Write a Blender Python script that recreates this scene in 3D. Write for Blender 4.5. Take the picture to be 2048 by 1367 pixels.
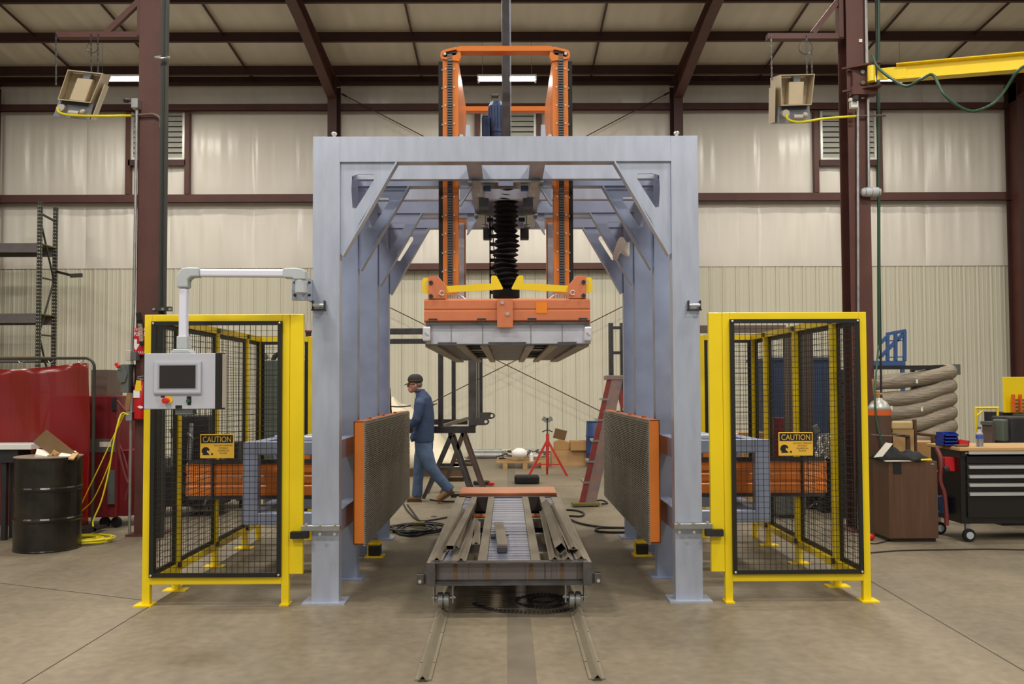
import bpy, bmesh, math, random
from mathutils import Vector, Matrix, Euler
random.seed(7)
for o in list(bpy.data.objects): bpy.data.objects.remove(o)
SC = bpy.context.scene
COL = SC.collection
R = math.radians

# ------------------------------------------------------------------ camera
F = 1728.0
cd = bpy.data.cameras.new('camera'); cam = bpy.data.objects.new('camera', cd); COL.objects.link(cam)
cd.sensor_fit = 'HORIZONTAL'; cd.sensor_width = 36.0; cd.lens = 36.0*F/2048
PITCH = 2.0
cd.shift_y = (775-683.5-F*math.tan(R(PITCH)))/2048
cd.clip_start = 0.05; cd.clip_end = 200
cam.location = (0, 0, 1.55)
CM = (Matrix.Rotation(-11/F, 4, 'Z') @ Matrix.Rotation(R(90+PITCH), 4, 'X') @ Matrix.Rotation(R(-0.25), 4, 'Z'))
cam.rotation_euler = CM.to_euler()
SC.camera = cam
C0 = Vector((0, 0, 1.55))
CR = CM.to_3x3()
def ray(px, py):
    return CR @ Vector(((px-1024)/F, -(py-683.5)/F + cd.shift_y*2048/F, -1))
def at(px, py, D):
    r = ray(px, py); return C0 + r*(D/r.y)
def fl(px, py, z=0.0):
    r = ray(px, py); return C0 + r*((z-C0.z)/r.z)

# ------------------------------------------------------------------ world, lights, exposure
w = bpy.data.worlds.new('world'); SC.world = w; w.use_nodes = True
bg = w.node_tree.nodes['Background']; bg.inputs[0].default_value = (0.93, 0.96, 1.0, 1); bg.inputs[1].default_value = 0.30
SC.view_settings.view_transform = 'Standard'; SC.view_settings.look = 'None'
SC.view_settings.exposure = 0.0; SC.view_settings.gamma = 1.0
SC.view_settings.use_curve_mapping = False
LIGHTS = [(x, y) for y in (13.6, 9.4, 4.6, 0.2, -4.5) for x in (-11.5, -3.83, 3.83, 11.5)]
for (x, y) in LIGHTS:
    ld = bpy.data.lights.new('high_bay_lamp', 'AREA'); ld.shape = 'RECTANGLE'; ld.size = 1.3; ld.size_y = 0.6
    ld.energy = 265 if abs(x) < 6 else 130; ld.color = (1.0, 0.945, 0.86)
    lo = bpy.data.objects.new('high_bay_lamp', ld); COL.objects.link(lo); lo.location = (x, y, 8.3)

# ------------------------------------------------------------------ materials
def lin(c):
    out = []
    for v in c:
        v = v/255.0
        out.append(v/12.92 if v <= 0.04045 else ((v+0.055)/1.055)**2.4)
    return tuple(out)+(1.0,)
MATS = {}
def mat(name, rgb, rough=0.5, metal=0.0, var=0.12, scale=6.0, bump=0.0, bscale=60.0, coat=0.0, stretch=None, rgb2=None, thr=None, emit=None, alpha=None, trans=None):
    m = bpy.data.materials.new(name); m.use_nodes = True; nt = m.node_tree; N = nt.nodes; L = nt.links
    b = N['Principled BSDF']; b.inputs['Roughness'].default_value = rough; b.inputs['Metallic'].default_value = metal
    if coat: b.inputs['Coat Weight'].default_value = coat; b.inputs['Coat Roughness'].default_value = 0.2
    tc = N.new('ShaderNodeTexCoord'); mp = N.new('ShaderNodeMapping'); L.new(tc.outputs['Object'], mp.inputs[0])
    if stretch: mp.inputs['Scale'].default_value = stretch
    nz = N.new('ShaderNodeTexNoise'); nz.inputs['Scale'].default_value = scale; nz.inputs['Detail'].default_value = 5
    L.new(mp.outputs[0], nz.inputs['Vector'])
    cr = N.new('ShaderNodeValToRGB'); c = lin(rgb)
    if rgb2:
        c2 = lin(rgb2); lo, hi = thr or (0.45, 0.6)
        cr.color_ramp.elements[0].position = lo; cr.color_ramp.elements[1].position = hi
        cr.color_ramp.elements[0].color = c; cr.color_ramp.elements[1].color = c2
    else:
        cr.color_ramp.elements[0].position = 0.3; cr.color_ramp.elements[1].position = 0.7
        cr.color_ramp.elements[0].color = tuple(v*(1-var) for v in c[:3])+(1,)
        cr.color_ramp.elements[1].color = tuple(min(1, v*(1+var)) for v in c[:3])+(1,)
    L.new(nz.outputs[0], cr.inputs[0]); L.new(cr.outputs[0], b.inputs['Base Color'])
    if bump:
        n2 = N.new('ShaderNodeTexNoise'); n2.inputs['Scale'].default_value = bscale; n2.inputs['Detail'].default_value = 3
        L.new(mp.outputs[0], n2.inputs['Vector'])
        bp = N.new('ShaderNodeBump'); bp.inputs['Strength'].default_value = bump; bp.inputs['Distance'].default_value = 0.02
        L.new(n2.outputs[0], bp.inputs['Height']); L.new(bp.outputs[0], b.inputs['Normal'])
    if emit:
        b.inputs['Emission Color'].default_value = (1.0, 0.95, 0.84, 1); b.inputs['Emission Strength'].default_value = emit
    if trans: b.inputs['Transmission Weight'].default_value = trans
    if alpha is not None: b.inputs['Alpha'].default_value = alpha
    MATS[name] = m
    return m
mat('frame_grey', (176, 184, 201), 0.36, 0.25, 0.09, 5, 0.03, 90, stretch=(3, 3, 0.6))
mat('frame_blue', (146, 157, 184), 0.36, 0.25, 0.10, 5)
mat('safety_yellow', (242, 212, 8), 0.42, 0, 0.04, 4, coat=0.15)
mat('yellow_plate', (240, 205, 30), 0.5, 0, 0.05, 4)
mat('orange', (214, 118, 36), 0.38, 0, 0.06, 5, coat=0.2)
mat('orange_deck', (206, 122, 82), 0.3, 0.0, 0.06, 5, coat=0.3)
mat('black_paint', (26, 26, 24), 0.5, 0, 0.1, 6)
mat('black_rubber', (18, 17, 17), 0.75, 0, 0.2, 10)
mat('red_steel', (90, 54, 47), 0.55, 0, 0.14, 3, 0.05, 40)
mat('dark_red_steel', (72, 44, 40), 0.6, 0, 0.12, 3)
mat('rafter_red', (86, 48, 40), 0.55, 0, 0.12, 3)
mat('liner', (212, 208, 188), 0.42, 0, 0.03, 2, stretch=(2, 2, .3))
mat('insulation', (238, 233, 222), 0.26, 0, 0.025, 1.2, 0.35, 2.2, stretch=(3.0, 1, .45))
mat('roof_insulation', (220, 213, 198), 0.34, 0, 0.05, 1.5, 0.35, 2.0, stretch=(3.0, .5, 1))
mat('plain_wall', (190, 184, 165), 0.6, 0, 0.05, 1)
mat('louver_metal', (208, 208, 200), 0.35, 0.3, 0.05, 4)
mat('galvanised', (170, 172, 172), 0.35, 0.8, 0.15, 10)
mat('bare_steel', (150, 140, 126), 0.45, 0.6, 0.2, 7, 0.1, 50, stretch=(1, .3, 1))
mat('mill_steel', (96, 94, 94), 0.4, 0.6, 0.25, 8, 0.1, 40)
mat('dark_steel', (72, 70, 72), 0.35, 0.55, 0.25, 7)
mat('silver_deck', (186, 190, 212), 0.3, 0.8, 0.35, 9, 0.3, 30, stretch=(.5, 2, 1))
mat('aluminium', (226, 226, 236), 0.33, 0.45, 0.12, 7, 0.2, 14)
mat('ribbed_steel', (146, 140, 130), 0.42, 0.3, 0.22, 3, stretch=(.6, 3, .3))
mat('chrome', (215, 215, 215), 0.15, 1.0, 0.03)
mat('bolt', (215, 212, 204), 0.3, 0.7, 0.05)
mat('panel_grey', (190, 193, 204), 0.5, 0, 0.02, 8)
mat('panel_bezel', (165, 168, 182), 0.4, 0, 0.02)
mat('beige_plastic', (192, 184, 172), 0.5, 0, 0.02)
mat('screen', (50, 45, 42), 0.16, 0, 0.05)
mat('arm_white', (232, 235, 252), 0.34, 0.1, 0.02)
mat('arm_grey', (184, 192, 196), 0.45, 0, 0.03)
mat('estop_red', (205, 40, 35), 0.35, 0, 0.03)
mat('green', (30, 90, 55), 0.4, 0, 0.05)
mat('hose_green', (38, 76, 54), 0.5, 0, 0.05)
mat('motor_blue', (44, 70, 112), 0.4, 0.1, 0.12, 12)
mat('sign_yellow', (226, 180, 60), 0.5, 0, 0.02)
mat('print_black', (20, 18, 16), 0.5, 0, 0.02)
mat('print_white', (235, 235, 235), 0.5, 0, 0.02)
mat('sign_red', (190, 24, 34), 0.4, 0, 0.03)
mat('extinguisher_red', (190, 16, 26), 0.3, 0, 0.03, coat=0.3)
mat('curtain_red', (132, 17, 13), 0.24, 0, 0.12, 2.0, 0.06, 1.5, coat=0.3, alpha=.8)
mat('cabinet_red', (120, 34, 40), 0.4, 0, 0.1, 3)
mat('brown_box', (98, 82, 74), 0.5, 0, 0.08, 3)
mat('drum', (30, 28, 26), 0.25, 0.2, 0.3, 5, rgb2=(58, 54, 46), thr=(0.4, 0.8))
mat('cardboard', (172, 132, 84), 0.8, 0, 0.1, 4)
mat('cardboard_dark', (112, 88, 58), 0.8, 0, 0.1, 4)
mat('paper', (232, 228, 215), 0.8, 0, 0.04)
mat('wood', (178, 142, 96), 0.6, 0, 0.15, 4, stretch=(.3, 3, 3))
mat('rack_green', (52, 54, 46), 0.5, 0.1, 0.15)
mat('rack_beam', (104, 98, 100), 0.5, 0.1, 0.1)
mat('cord_yellow', (222, 208, 20), 0.5, 0, 0.05)
mat('rail_steel', (160, 150, 130), 0.45, 0.5, 0.2, 6, 0.1, 50, stretch=(1,.3,1))
mat('cart_web', (122, 116, 116), 0.38, 0.45, 0.1, 7, 0.1, 30, stretch=(9, 1, .25), rgb2=(88, 76, 66), thr=(.55,.7))
mat('cord_dark', (38, 36, 36), 0.6, 0, 0.1)
mat('cord_red', (120, 52, 50), 0.6, 0, 0.1)
mat('heater', (196, 182, 156), 0.45, 0.1, 0.08, 5)
mat('heater_silver', (170, 174, 186), 0.35, 0.6, 0.1, 5)
mat('ceramic', (206, 190, 160), 0.7, 0, 0.05)
mat('tube_light', (255, 250, 235), 0.4, emit=14.0)
mat('white_paint', (225, 225, 220), 0.45, 0, 0.03)
mat('laminate', (94, 66, 48), 0.45, 0, 0.18, 3, stretch=(8, 8, .5))
mat('chest_black', (24, 23, 23), 0.33, 0, 0.1, 3)
mat('handle_silver', (200, 198, 194), 0.3, 0.7, 0.04)
mat('maple', (196, 158, 106), 0.5, 0, 0.1, 3, stretch=(.4, 3, 3))
mat('bin_blue', (26, 52, 150), 0.4, 0, 0.04)
mat('bin_red', (200, 34, 42), 0.4, 0, 0.04)
mat('clear_plastic', (225, 230, 240), 0.08, trans=0.85)
mat('label_blue', (50, 90, 180), 0.5)
mat('jacket', (18, 20, 20), 0.8, 0, 0.2, 8)
mat('cylinder_brown', (88, 66, 54), 0.4, 0, 0.08)
mat('cylinder_silver', (190, 190, 182), 0.35, 0.3, 0.05)
mat('band_orange', (215, 96, 36), 0.4)
mat('duct_wrap', (150, 139, 122), 0.5, 0.1, 0.22, 7, 0.9, 9, stretch=(.6,3,5))
mat('rail_blue', (56, 88, 140), 0.45, 0, 0.05)
mat('tank_blue', (38, 58, 92), 0.5, 0, 0.1)
mat('barrel_blue', (36, 62, 112), 0.45, 0, 0.1)
mat('chair_tan', (200, 174, 120), 0.7)
mat('chair_wood', (92, 66, 44), 0.5)
mat('machine_green', (84, 92, 82), 0.5, 0, 0.08)
mat('machine_dark', (40, 40, 44), 0.5, 0.1, 0.25, 6)
mat('cabinet_grey', (92, 98, 94), 0.5, 0, 0.06)
mat('tarp', (226, 214, 188), 0.6, 0, 0.06, 3, 0.3, 5)
mat('foil', (215, 214, 210), 0.2, 0.8, 0.1, 8, 0.8, 12)
mat('ladder_red', (134, 58, 54), 0.5, 0, 0.12, 8)
mat('ladder_grey', (124, 112, 118), 0.5, 0.1, 0.3, 7, rgb2=(150, 122, 112), thr=(.4, .6))
mat('stand_red', (192, 52, 46), 0.45)
mat('olive', (112, 110, 50), 0.6)
mat('skin', (196, 142, 118), 0.5, 0, 0.05)
mat('denim_shirt', (52, 70, 102), 0.8, 0, 0.14, 14, 0.35, 20)
mat('jeans', (74, 94, 124), 0.85, 0, 0.2, 10, 0.35, 22)
mat('boot', (146, 114, 76), 0.75, 0, 0.1, 8)
mat('cap_black', (42, 38, 34), 0.75, 0, 0.1)
mat('hair', (130, 112, 100), 0.8)
mat('rag_white', (242, 241, 236), 0.85, 0, 0.05)
mat('note_orange', (232, 132, 28), 0.7)
mat('conveyor_grey', (120, 122, 124), 0.5)
mat('copper', (170, 128, 72), 0.5)

# concrete floor
def floor_mat():
    m = bpy.data.materials.new('concrete'); m.use_nodes = True; nt = m.node_tree; N = nt.nodes; L = nt.links
    b = N['Principled BSDF']
    tc = N.new('ShaderNodeTexCoord')
    n1 = N.new('ShaderNodeTexNoise'); n1.inputs['Scale'].default_value = 0.9; n1.inputs['Detail'].default_value = 8; n1.inputs['Roughness'].default_value = .65
    n2 = N.new('ShaderNodeTexNoise'); n2.inputs['Scale'].default_value = 14; n2.inputs['Detail'].default_value = 6
    mp = N.new('ShaderNodeMapping'); mp.inputs['Scale'].default_value = (1, .35, 1)
    L.new(tc.outputs['Object'], mp.inputs[0]); L.new(mp.outputs[0], n1.inputs[0]); L.new(tc.outputs['Object'], n2.inputs[0])
    cr = N.new('ShaderNodeValToRGB'); cr.color_ramp.elements[0].color = lin((108, 99, 83)); cr.color_ramp.elements[1].color = lin((142, 130, 109))
    cr.color_ramp.elements[0].position = .3; cr.color_ramp.elements[1].position = .72
    L.new(n1.outputs[0], cr.inputs[0])
    mx = N.new('ShaderNodeMix'); mx.data_type = 'RGBA'; mx.blend_type = 'OVERLAY'; mx.inputs[0].default_value = .35
    L.new(cr.outputs[0], mx.inputs[6]); L.new(n2.outputs[0], mx.inputs[7])
    L.new(mx.outputs[2], b.inputs['Base Color'])
    mr = N.new('ShaderNodeMapRange'); mr.inputs[3].default_value = .42; mr.inputs[4].default_value = .62
    L.new(n1.outputs[0], mr.inputs[0]); L.new(mr.outputs[0], b.inputs['Roughness'])
    bp = N.new('ShaderNodeBump'); bp.inputs['Strength'].default_value = .08; L.new(n2.outputs[0], bp.inputs['Height']); L.new(bp.outputs[0], b.inputs['Normal'])
    MATS['concrete'] = m
floor_mat()
mat('concrete_strip', (110, 101, 87), 0.6, 0, 0.15, 4, 0.1, 30)
mat('joint', (72, 64, 54), 0.8)

# ------------------------------------------------------------------ mesh building
class MB:
    def __init__(s): s.v = []; s.f = []; s.g = []
    def add(s, vs, fs):
        s.g.append((len(s.v), len(vs), len(s.f), len(fs)))
        n = len(s.v); s.v += [Vector(v) for v in vs]; s.f += [tuple(n+i for i in f) for f in fs]; return s
    def box(s, x0, x1, y0, y1, z0, z1):
        if x0 > x1: x0, x1 = x1, x0
        if y0 > y1: y0, y1 = y1, y0
        if z0 > z1: z0, z1 = z1, z0
        return s.add([(x0,y0,z0),(x1,y0,z0),(x1,y1,z0),(x0,y1,z0),(x0,y0,z1),(x1,y0,z1),(x1,y1,z1),(x0,y1,z1)],
                     [(0,3,2,1),(4,5,6,7),(0,1,5,4),(1,2,6,5),(2,3,7,6),(3,0,4,7)])
    def obox(s, c, size, rot=(0,0,0)):
        M = Euler(rot).to_matrix(); c = Vector(c); a, b, d = [v/2 for v in size]
        vs = [c + M @ Vector(p) for p in ((-a,-b,-d),(a,-b,-d),(a,b,-d),(-a,b,-d),(-a,-b,d),(a,-b,d),(a,b,d),(-a,b,d))]
        return s.add(vs, [(0,3,2,1),(4,5,6,7),(0,1,5,4),(1,2,6,5),(2,3,7,6),(3,0,4,7)])
    def bar(s, p0, p1, w, h, up=(0,0,1)):
        p0 = Vector(p0); p1 = Vector(p1); d = (p1-p0).normalized(); up = Vector(up)
        if abs(d.dot(up)) > .98: up = Vector((0,1,0))
        sd = d.cross(up).normalized()*w/2; u = sd.cross(d).normalized()*h/2
        vs = [p0-sd-u, p0+sd-u, p0+sd+u, p0-sd+u, p1-sd-u, p1+sd-u, p1+sd+u, p1-sd+u]
        return s.add(vs, [(0,1,2,3),(7,6,5,4),(0,4,5,1),(1,5,6,2),(2,6,7,3),(3,7,4,0)])
    def cyl(s, p0, p1, r, r2=None, n=14):
        p0 = Vector(p0); p1 = Vector(p1); r2 = r if r2 is None else r2
        d = (p1-p0).normalized(); a = d.orthogonal().normalized(); b = d.cross(a)
        vs = []
        for p, q in ((p0, r), (p1, r2)):
            for i in range(n):
                t = 2*math.pi*i/n; vs.append(p + a*math.cos(t)*q + b*math.sin(t)*q)
        fs = [(i, (i+1) % n, n+(i+1) % n, n+i) for i in range(n)]
        fs += [tuple(range(n))[::-1], tuple(range(n, 2*n))]
        return s.add(vs, fs)
    def tube(s, pts, r, n=7, rr=None):
        pts = [Vector(p) for p in pts]; vs = []; fs = []; a = None
        for k, p in enumerate(pts):
            d = (pts[min(k+1, len(pts)-1)] - pts[max(k-1, 0)])
            if d.length < 1e-7: d = Vector((0,0,1))
            d.normalize()
            if a is None: a = d.orthogonal().normalized()
            a = (a - d*a.dot(d))
            a = a.normalized() if a.length > 1e-5 else d.orthogonal().normalized()
            b = d.cross(a); q = rr[k] if rr else r
            for i in range(n):
                t = 2*math.pi*i/n; vs.append(p + a*math.cos(t)*q + b*math.sin(t)*q)
        for k in range(len(pts)-1):
            for i in range(n):
                fs.append((k*n+i, k*n+(i+1) % n, (k+1)*n+(i+1) % n, (k+1)*n+i))
        m = (len(pts)-1)*n
        fs += [tuple(range(n))[::-1], tuple(range(m, m+n))]
        return s.add(vs, fs)
    def prism(s, poly, o, u, v, wv):
        o, u, v, wv = map(Vector, (o, u, v, wv)); n = len(poly)
        a = [o + u*p[0] + v*p[1] for p in poly]; b = [p + wv for p in a]
        return s.add(a+b, [tuple(range(n)), tuple(range(n, 2*n))[::-1]] + [(i, n+i, n+(i+1) % n, (i+1) % n) for i in range(n)])
    def ring(s, outer, inner, o, u, v, wv):
        # plate with a hole: both loops have the same number of points
        o, u, v, wv = map(Vector, (o, u, v, wv)); n = len(outer)
        P = [o + u*p[0] + v*p[1] for p in outer]; Q = [o + u*p[0] + v*p[1] for p in inner]
        vs = P + Q + [p+wv for p in P] + [q+wv for q in Q]; fs = []
        for i in range(n):
            j = (i+1) % n
            fs += [(i, j, n+j, n+i), (2*n+i, 3*n+i, 3*n+j, 2*n+j), (i, 2*n+i, 2*n+j, j), (n+i, n+j, 3*n+j, 3*n+i)]
        return s.add(vs, fs)
    def lathe(s, prof, c, n=24, axis='Z'):
        c = Vector(c); vs = []; fs = []
        for (r, z) in prof:
            for i in range(n):
                t = 2*math.pi*i/n; x, y = r*math.cos(t), r*math.sin(t)
                vs.append(c + (Vector((x, y, z)) if axis == 'Z' else Vector((x, z, y)) if axis == 'Y' else Vector((z, x, y))))
        for k in range(len(prof)-1):
            for i in range(n): fs.append((k*n+i, k*n+(i+1) % n, (k+1)*n+(i+1) % n, (k+1)*n+i))
        m = (len(prof)-1)*n; fs += [tuple(range(n))[::-1], tuple(range(m, m+n))]
        return s.add(vs, fs)
    def ell(s, c, rad, n=16, m=10, noise=0.0):
        c = Vector(c); vs = [c+Vector((0,0,-rad[2]))]; fs = []
        for k in range(1, m):
            ph = -math.pi/2 + math.pi*k/m
            for i in range(n):
                t = 2*math.pi*i/n; q = 1+random.uniform(-noise, noise)
                vs.append(c+Vector((rad[0]*math.cos(ph)*math.cos(t)*q, rad[1]*math.cos(ph)*math.sin(t)*q, rad[2]*math.sin(ph)*q)))
        vs.append(c+Vector((0,0,rad[2]))); T = len(vs)-1
        for i in range(n):
            j = (i+1) % n; fs.append((0, 1+j, 1+i)); fs.append((T, T-n+i, T-n+j))
            for k in range(m-2): fs.append((1+k*n+i, 1+k*n+j, 1+(k+1)*n+j, 1+(k+1)*n+i))
        return s.add(vs, fs)
    def grid(s, fn, nu, nv):
        vs = [fn(i/nu, j/nv) for j in range(nv+1) for i in range(nu+1)]
        return s.add(vs, [(j*(nu+1)+i, j*(nu+1)+i+1, (j+1)*(nu+1)+i+1, (j+1)*(nu+1)+i) for j in range(nv) for i in range(nu)])
    def each(s, name, m, parent, **k):
        for (a, b, c, d) in s.g:
            q = MB(); q.add(s.v[a:a+b], [tuple(i-a for i in f) for f in s.f[c:c+d]]); q.build(name, m, parent, **k)
    def build(s, name, m, parent=None, bevel=0.0, smooth=False, sub=0, solid=0.0, recalc=True):
        me = bpy.data.meshes.new(name); off = ROOT.get(parent.name, Vector()) if parent else Vector()
        me.from_pydata([v-off for v in s.v], [], s.f); me.materials.append(MATS[m]); me.validate()
        if recalc:
            bm = bmesh.new(); bm.from_mesh(me); bmesh.ops.recalc_face_normals(bm, faces=bm.faces); bm.to_mesh(me); bm.free()
        o = bpy.data.objects.new(name, me); COL.objects.link(o)
        if parent: o.parent = parent; ROOT[o.name] = off
        if smooth:
            for p in me.polygons: p.use_smooth = True
        if solid:
            md = o.modifiers.new('solid', 'SOLIDIFY'); md.thickness = solid; md.offset = 0
        if sub:
            md = o.modifiers.new('sub', 'SUBSURF'); md.levels = md.render_levels = sub
        if bevel:
            md = o.modifiers.new('bevel', 'BEVEL'); md.width = bevel; md.segments = 2; md.limit_method = 'ANGLE'
        return o
ROOT = {}
def tag(o, label=None, cat=None, group=None, kind=None):
    if label: o['label'] = label
    if cat: o['category'] = cat
    if group: o['group'] = group
    if kind: o['kind'] = kind
    return o
def thing(name, label, cat, loc=(0,0,0), group=None, kind=None):
    o = bpy.data.objects.new(name, None); COL.objects.link(o); o.location = loc; o.empty_display_size = .1
    ROOT[o.name] = Vector(loc); return tag(o, label, cat, group, kind)
def one(mb, name, m, label, cat, group=None, kind=None, **k):
    # a thing of one mesh, its origin at its base centre
    xs = [v.x for v in mb.v]; ys = [v.y for v in mb.v]; zs = [v.z for v in mb.v]
    c = Vector(((min(xs)+max(xs))/2, (min(ys)+max(ys))/2, min(zs)))
    mb.v = [v-c for v in mb.v]; o = mb.build(name, m, **k); o.location = c
    ROOT[o.name] = c
    return tag(o, label, cat, group, kind)
def pb(mb, x0, y0, x1, y1, D, dep):
    # box whose front face, at distance D, spans the given corner directions
    a = at((x0), (y0+y1)/2, D).x; b = at(x1, (y0+y1)/2, D).x
    t = at((x0+x1)/2, y0, D).z; u = at((x0+x1)/2, y1, D).z
    return mb.box(a, b, D, D+dep, u, t)
def copy_tree(o, parent=None):
    c = o.copy(); COL.objects.link(c)
    if parent: c.parent = parent
    for ch in list(o.children): copy_tree(ch, c)
    return c
def fontmesh(text, width, height, c, name, m, parent, depth=0.001, rotz=0):
    cu = bpy.data.curves.new('t', 'FONT'); cu.body = text; cu.size = 1; cu.align_x = 'CENTER'; cu.extrude = 0
    o = bpy.data.objects.new('t', cu); COL.objects.link(o)
    dg = bpy.context.evaluated_depsgraph_get(); me = bpy.data.meshes.new_from_object(o.evaluated_get(dg))
    xs = [v.co.x for v in me.vertices]; ys = [v.co.y for v in me.vertices]
    sx = width/(max(xs)-min(xs)); sy = height/(max(ys)-min(ys)); cx = (max(xs)+min(xs))/2; cy = (max(ys)+min(ys))/2
    off = ROOT.get(parent.name, Vector()) if parent else Vector()
    M = Matrix.Rotation(rotz, 3, 'Z')
    for v in me.vertices: v.co = Vector(c)-off + M @ Vector(((v.co.x-cx)*sx, -depth, (v.co.y-cy)*sy))
    bpy.data.objects.remove(o); bpy.data.curves.remove(cu)
    me.materials.clear(); me.materials.append(MATS[m])
    q = bpy.data.objects.new(name, me); COL.objects.link(q); q.parent = parent; ROOT[q.name] = off
    return q
def arc(c, r, a0, a1, n, u=(1,0,0), v=(0,0,1)):
    c, u, v = map(Vector, (c, u, v))
    return [c + u*r*math.cos(a0+(a1-a0)*i/n) + v*r*math.sin(a0+(a1-a0)*i/n) for i in range(n+1)]
def spline(pts, n=8):
    P = [Vector(p) for p in pts]; P = [P[0]*2-P[1]] + P + [P[-1]*2-P[-2]]; out = []
    for i in range(1, len(P)-2):
        a, b, c, d = P[i-1:i+3]
        for k in range(n):
            t = k/n; out.append(0.5*((2*b)+(c-a)*t+(2*a-5*b+4*c-d)*t*t+(3*b-a-3*c+d)*t**3))
    out.append(P[-2]); return out
#SECTION_STRUCTURE
# ------------------------------------------------------------------ structure
YW = 19.6                                   # inner face of the back wall
def roof(y): return 8.62 + (19.4-y)/12
floor = MB().box(-19, 19, -9, YW+.3, -.2, 0).build('floor', 'concrete'); tag(floor, kind='structure')
mb = MB().box(.0, .152, 3.2, 18.0, -.002, .003); mb.build('floor_strip', 'concrete_strip', floor)
for (a, b) in (((-2.56, 2.5), (-2.56, 19)), ((2.72, 2.5), (2.95, 8.4)), ((-8.5, 8.9), (-2.6, 6.4)), ((5.9, 5.2), (9, 5.2))):
    d = (Vector(b)-Vector(a)).normalized(); p = Vector((-d.y, d.x))*.004
    MB().add([(a[0]-p.x, a[1]-p.y, .0015), (a[0]+p.x, a[1]+p.y, .0015), (b[0]+p.x, b[1]+p.y, .0015), (b[0]-p.x, b[1]-p.y, .0015)], [(0,1,2,3)]).build('floor_joint', 'joint', floor)

wb = MB().box(-19, 19, YW+.06, YW+.3, 0, 9.2).build('wall_back', 'plain_wall'); tag(wb, kind='structure')
# lower liner: narrow ribbed panels, each its own piece
LW = .305
prof = [(0, 0), (.006, -.018), (.03, -.018), (.05, -.03), (.07, -.03), (.088, -.018), (.15, -.018), (.17, -.024), (.185, -.018), (.245, -.018), (.26, -.024), (.275, -.018), (.299, -.018), (LW, 0)]
pm_ = MB()
n = len(prof)
pm_.add([(x, y, 0) for x, y in prof]+[(x, y, 4.29) for x, y in prof], [(i, i+1, n+i+1, n+i) for i in range(n-1)]+[tuple(range(n, 2*n))])
first = None
x = -15.2; k = 0
while x < 15.2:
    if first is None:
        first = pm_.build('liner_panel', 'liner', wb); o = first
    else:
        o = first.copy(); COL.objects.link(o)
    o.location = (x, YW+.03, 0); x += LW
# upper insulation sheets, bellied between girts, joined at standing seams
def ins_sheet(x0, x1, z0, z1, seed):
    rs = random.Random(seed); ph = [rs.uniform(0, 6) for _ in range(6)]
    def fn(u, v):
        X = x0+(x1-x0)*u; Z = z0+(z1-z0)*v
        e = math.sin(math.pi*min(1, max(0, u)))**.35 * math.sin(math.pi*v)**.5 if 0 < u < 1 and 0 < v < 1 else 0
        y = YW - .01 - .045*e - .012*e*math.sin(9*u+ph[0]+2*v)-.006*e*math.sin(31*u+ph[1]) - .004*e*math.sin(55*u+ph[2]+v)
        return Vector((X, y, Z))
    return MB().grid(fn, 40, 10)
xs = [-15.3+1.915*i for i in range(17)]
for bi, (z0, z1) in enumerate(((4.29, 5.82), (5.82, 7.9), (7.9, 8.75))):
    for i in range(16):
        ins_sheet(xs[i], xs[i+1], z0, z1, i*7+bi).build('insulation_sheet', 'insulation', wb, smooth=True)
# girts (Z sections) on the back wall
def girt(x0, x1, z0, z1, y=YW-.2):
    m = MB(); m.box(x0, x1, y, y+.012, z0, z1); m.box(x0, x1, y-.002, YW-.01, z1-.012, z1); m.box(x0, x1, y-.06, y, z0, z0+.012); m.box(x0, x1, y-.06, y-.05, z0, z0+.03)
    return m
for (z0, z1) in ((5.74, 5.94), (7.82, 8.0)):
    for (a, b) in ((-15.3, -3.93), (-3.73, 3.73), (3.93, 15.3)):
        girt(a, b, z0, z1).build('girt', 'red_steel', wb)
girt(-3.73, 3.73, 4.2, 4.36).build('girt', 'red_steel', wb)
# steel columns at the back wall
for i, X in enumerate((-11.5, -3.83, 3.83, 11.45)):
    t = thing('steel_column', ['red steel column on the back wall at far left', 'red steel column behind the left side of the grey press', 'red steel column behind the right side of the grey press', 'red steel column on the back wall at the right edge of the photo'][i], 'column', (X, 18.9, 0), 'columns standing against the back wall')
    MB().box(X-.1, X+.1, 18.9, 18.915, 0, 8.35).build('flange', 'dark_red_steel', t)
    MB().box(X-.1, X+.1, 19.375, 19.39, 0, 8.35).build('flange', 'dark_red_steel', t)
    MB().box(X-.006, X+.006, 18.915, 19.375, 0, 8.35).build('web', 'rafter_red', t)
    MB().box(X-.16, X+.16, 18.85, 19.44, 0, .02).build('base_plate', 'dark_red_steel', t)
# ceiling: insulation sheets carried by purlins on tapered rafters
ceil = MB().box(-19, 19, -9, YW+.3, 11.15, 11.3).build('ceiling', 'plain_wall'); tag(ceil, kind='structure')
def roof_sheet(x0, x1, y0, y1, seed):
    rs = random.Random(seed); ph = rs.uniform(0, 6)
    def fn(u, v):
        X = x0+(x1-x0)*u; Y = y0+(y1-y0)*v
        e = (math.sin(math.pi*u)**.4 if 0 < u < 1 else 0)*(math.sin(math.pi*v)**.6 if 0 < v < 1 else 0)
        return Vector((X, Y, roof(Y) - .05*e - .008*e*math.sin(26*u+ph) - .006*e*math.sin(47*u+2*ph)))
    return MB().grid(fn, 28, 6)
PY = [19.4, 18.86, 17.36, 15.86, 14.36, 12.86, 11.36, 9.86, 8.36, 6.86, 5.36, 3.86, 2.36, .86, -.64, -2.14, -3.64, -5.14, -6.64, -8.14, -9.0]
for j in range(len(PY)-1):
    if PY[j+1] > 7.5:
        for i in range(16):
            roof_sheet(xs[i], xs[i+1], PY[j+1], PY[j], i*31+j).build('roof_sheet', 'roof_insulation', ceil, smooth=True)
    else:
        roof_sheet(-15.3, 15.3, PY[j+1], PY[j], j).build('roof_sheet', 'roof_insulation', ceil, smooth=True)
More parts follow.
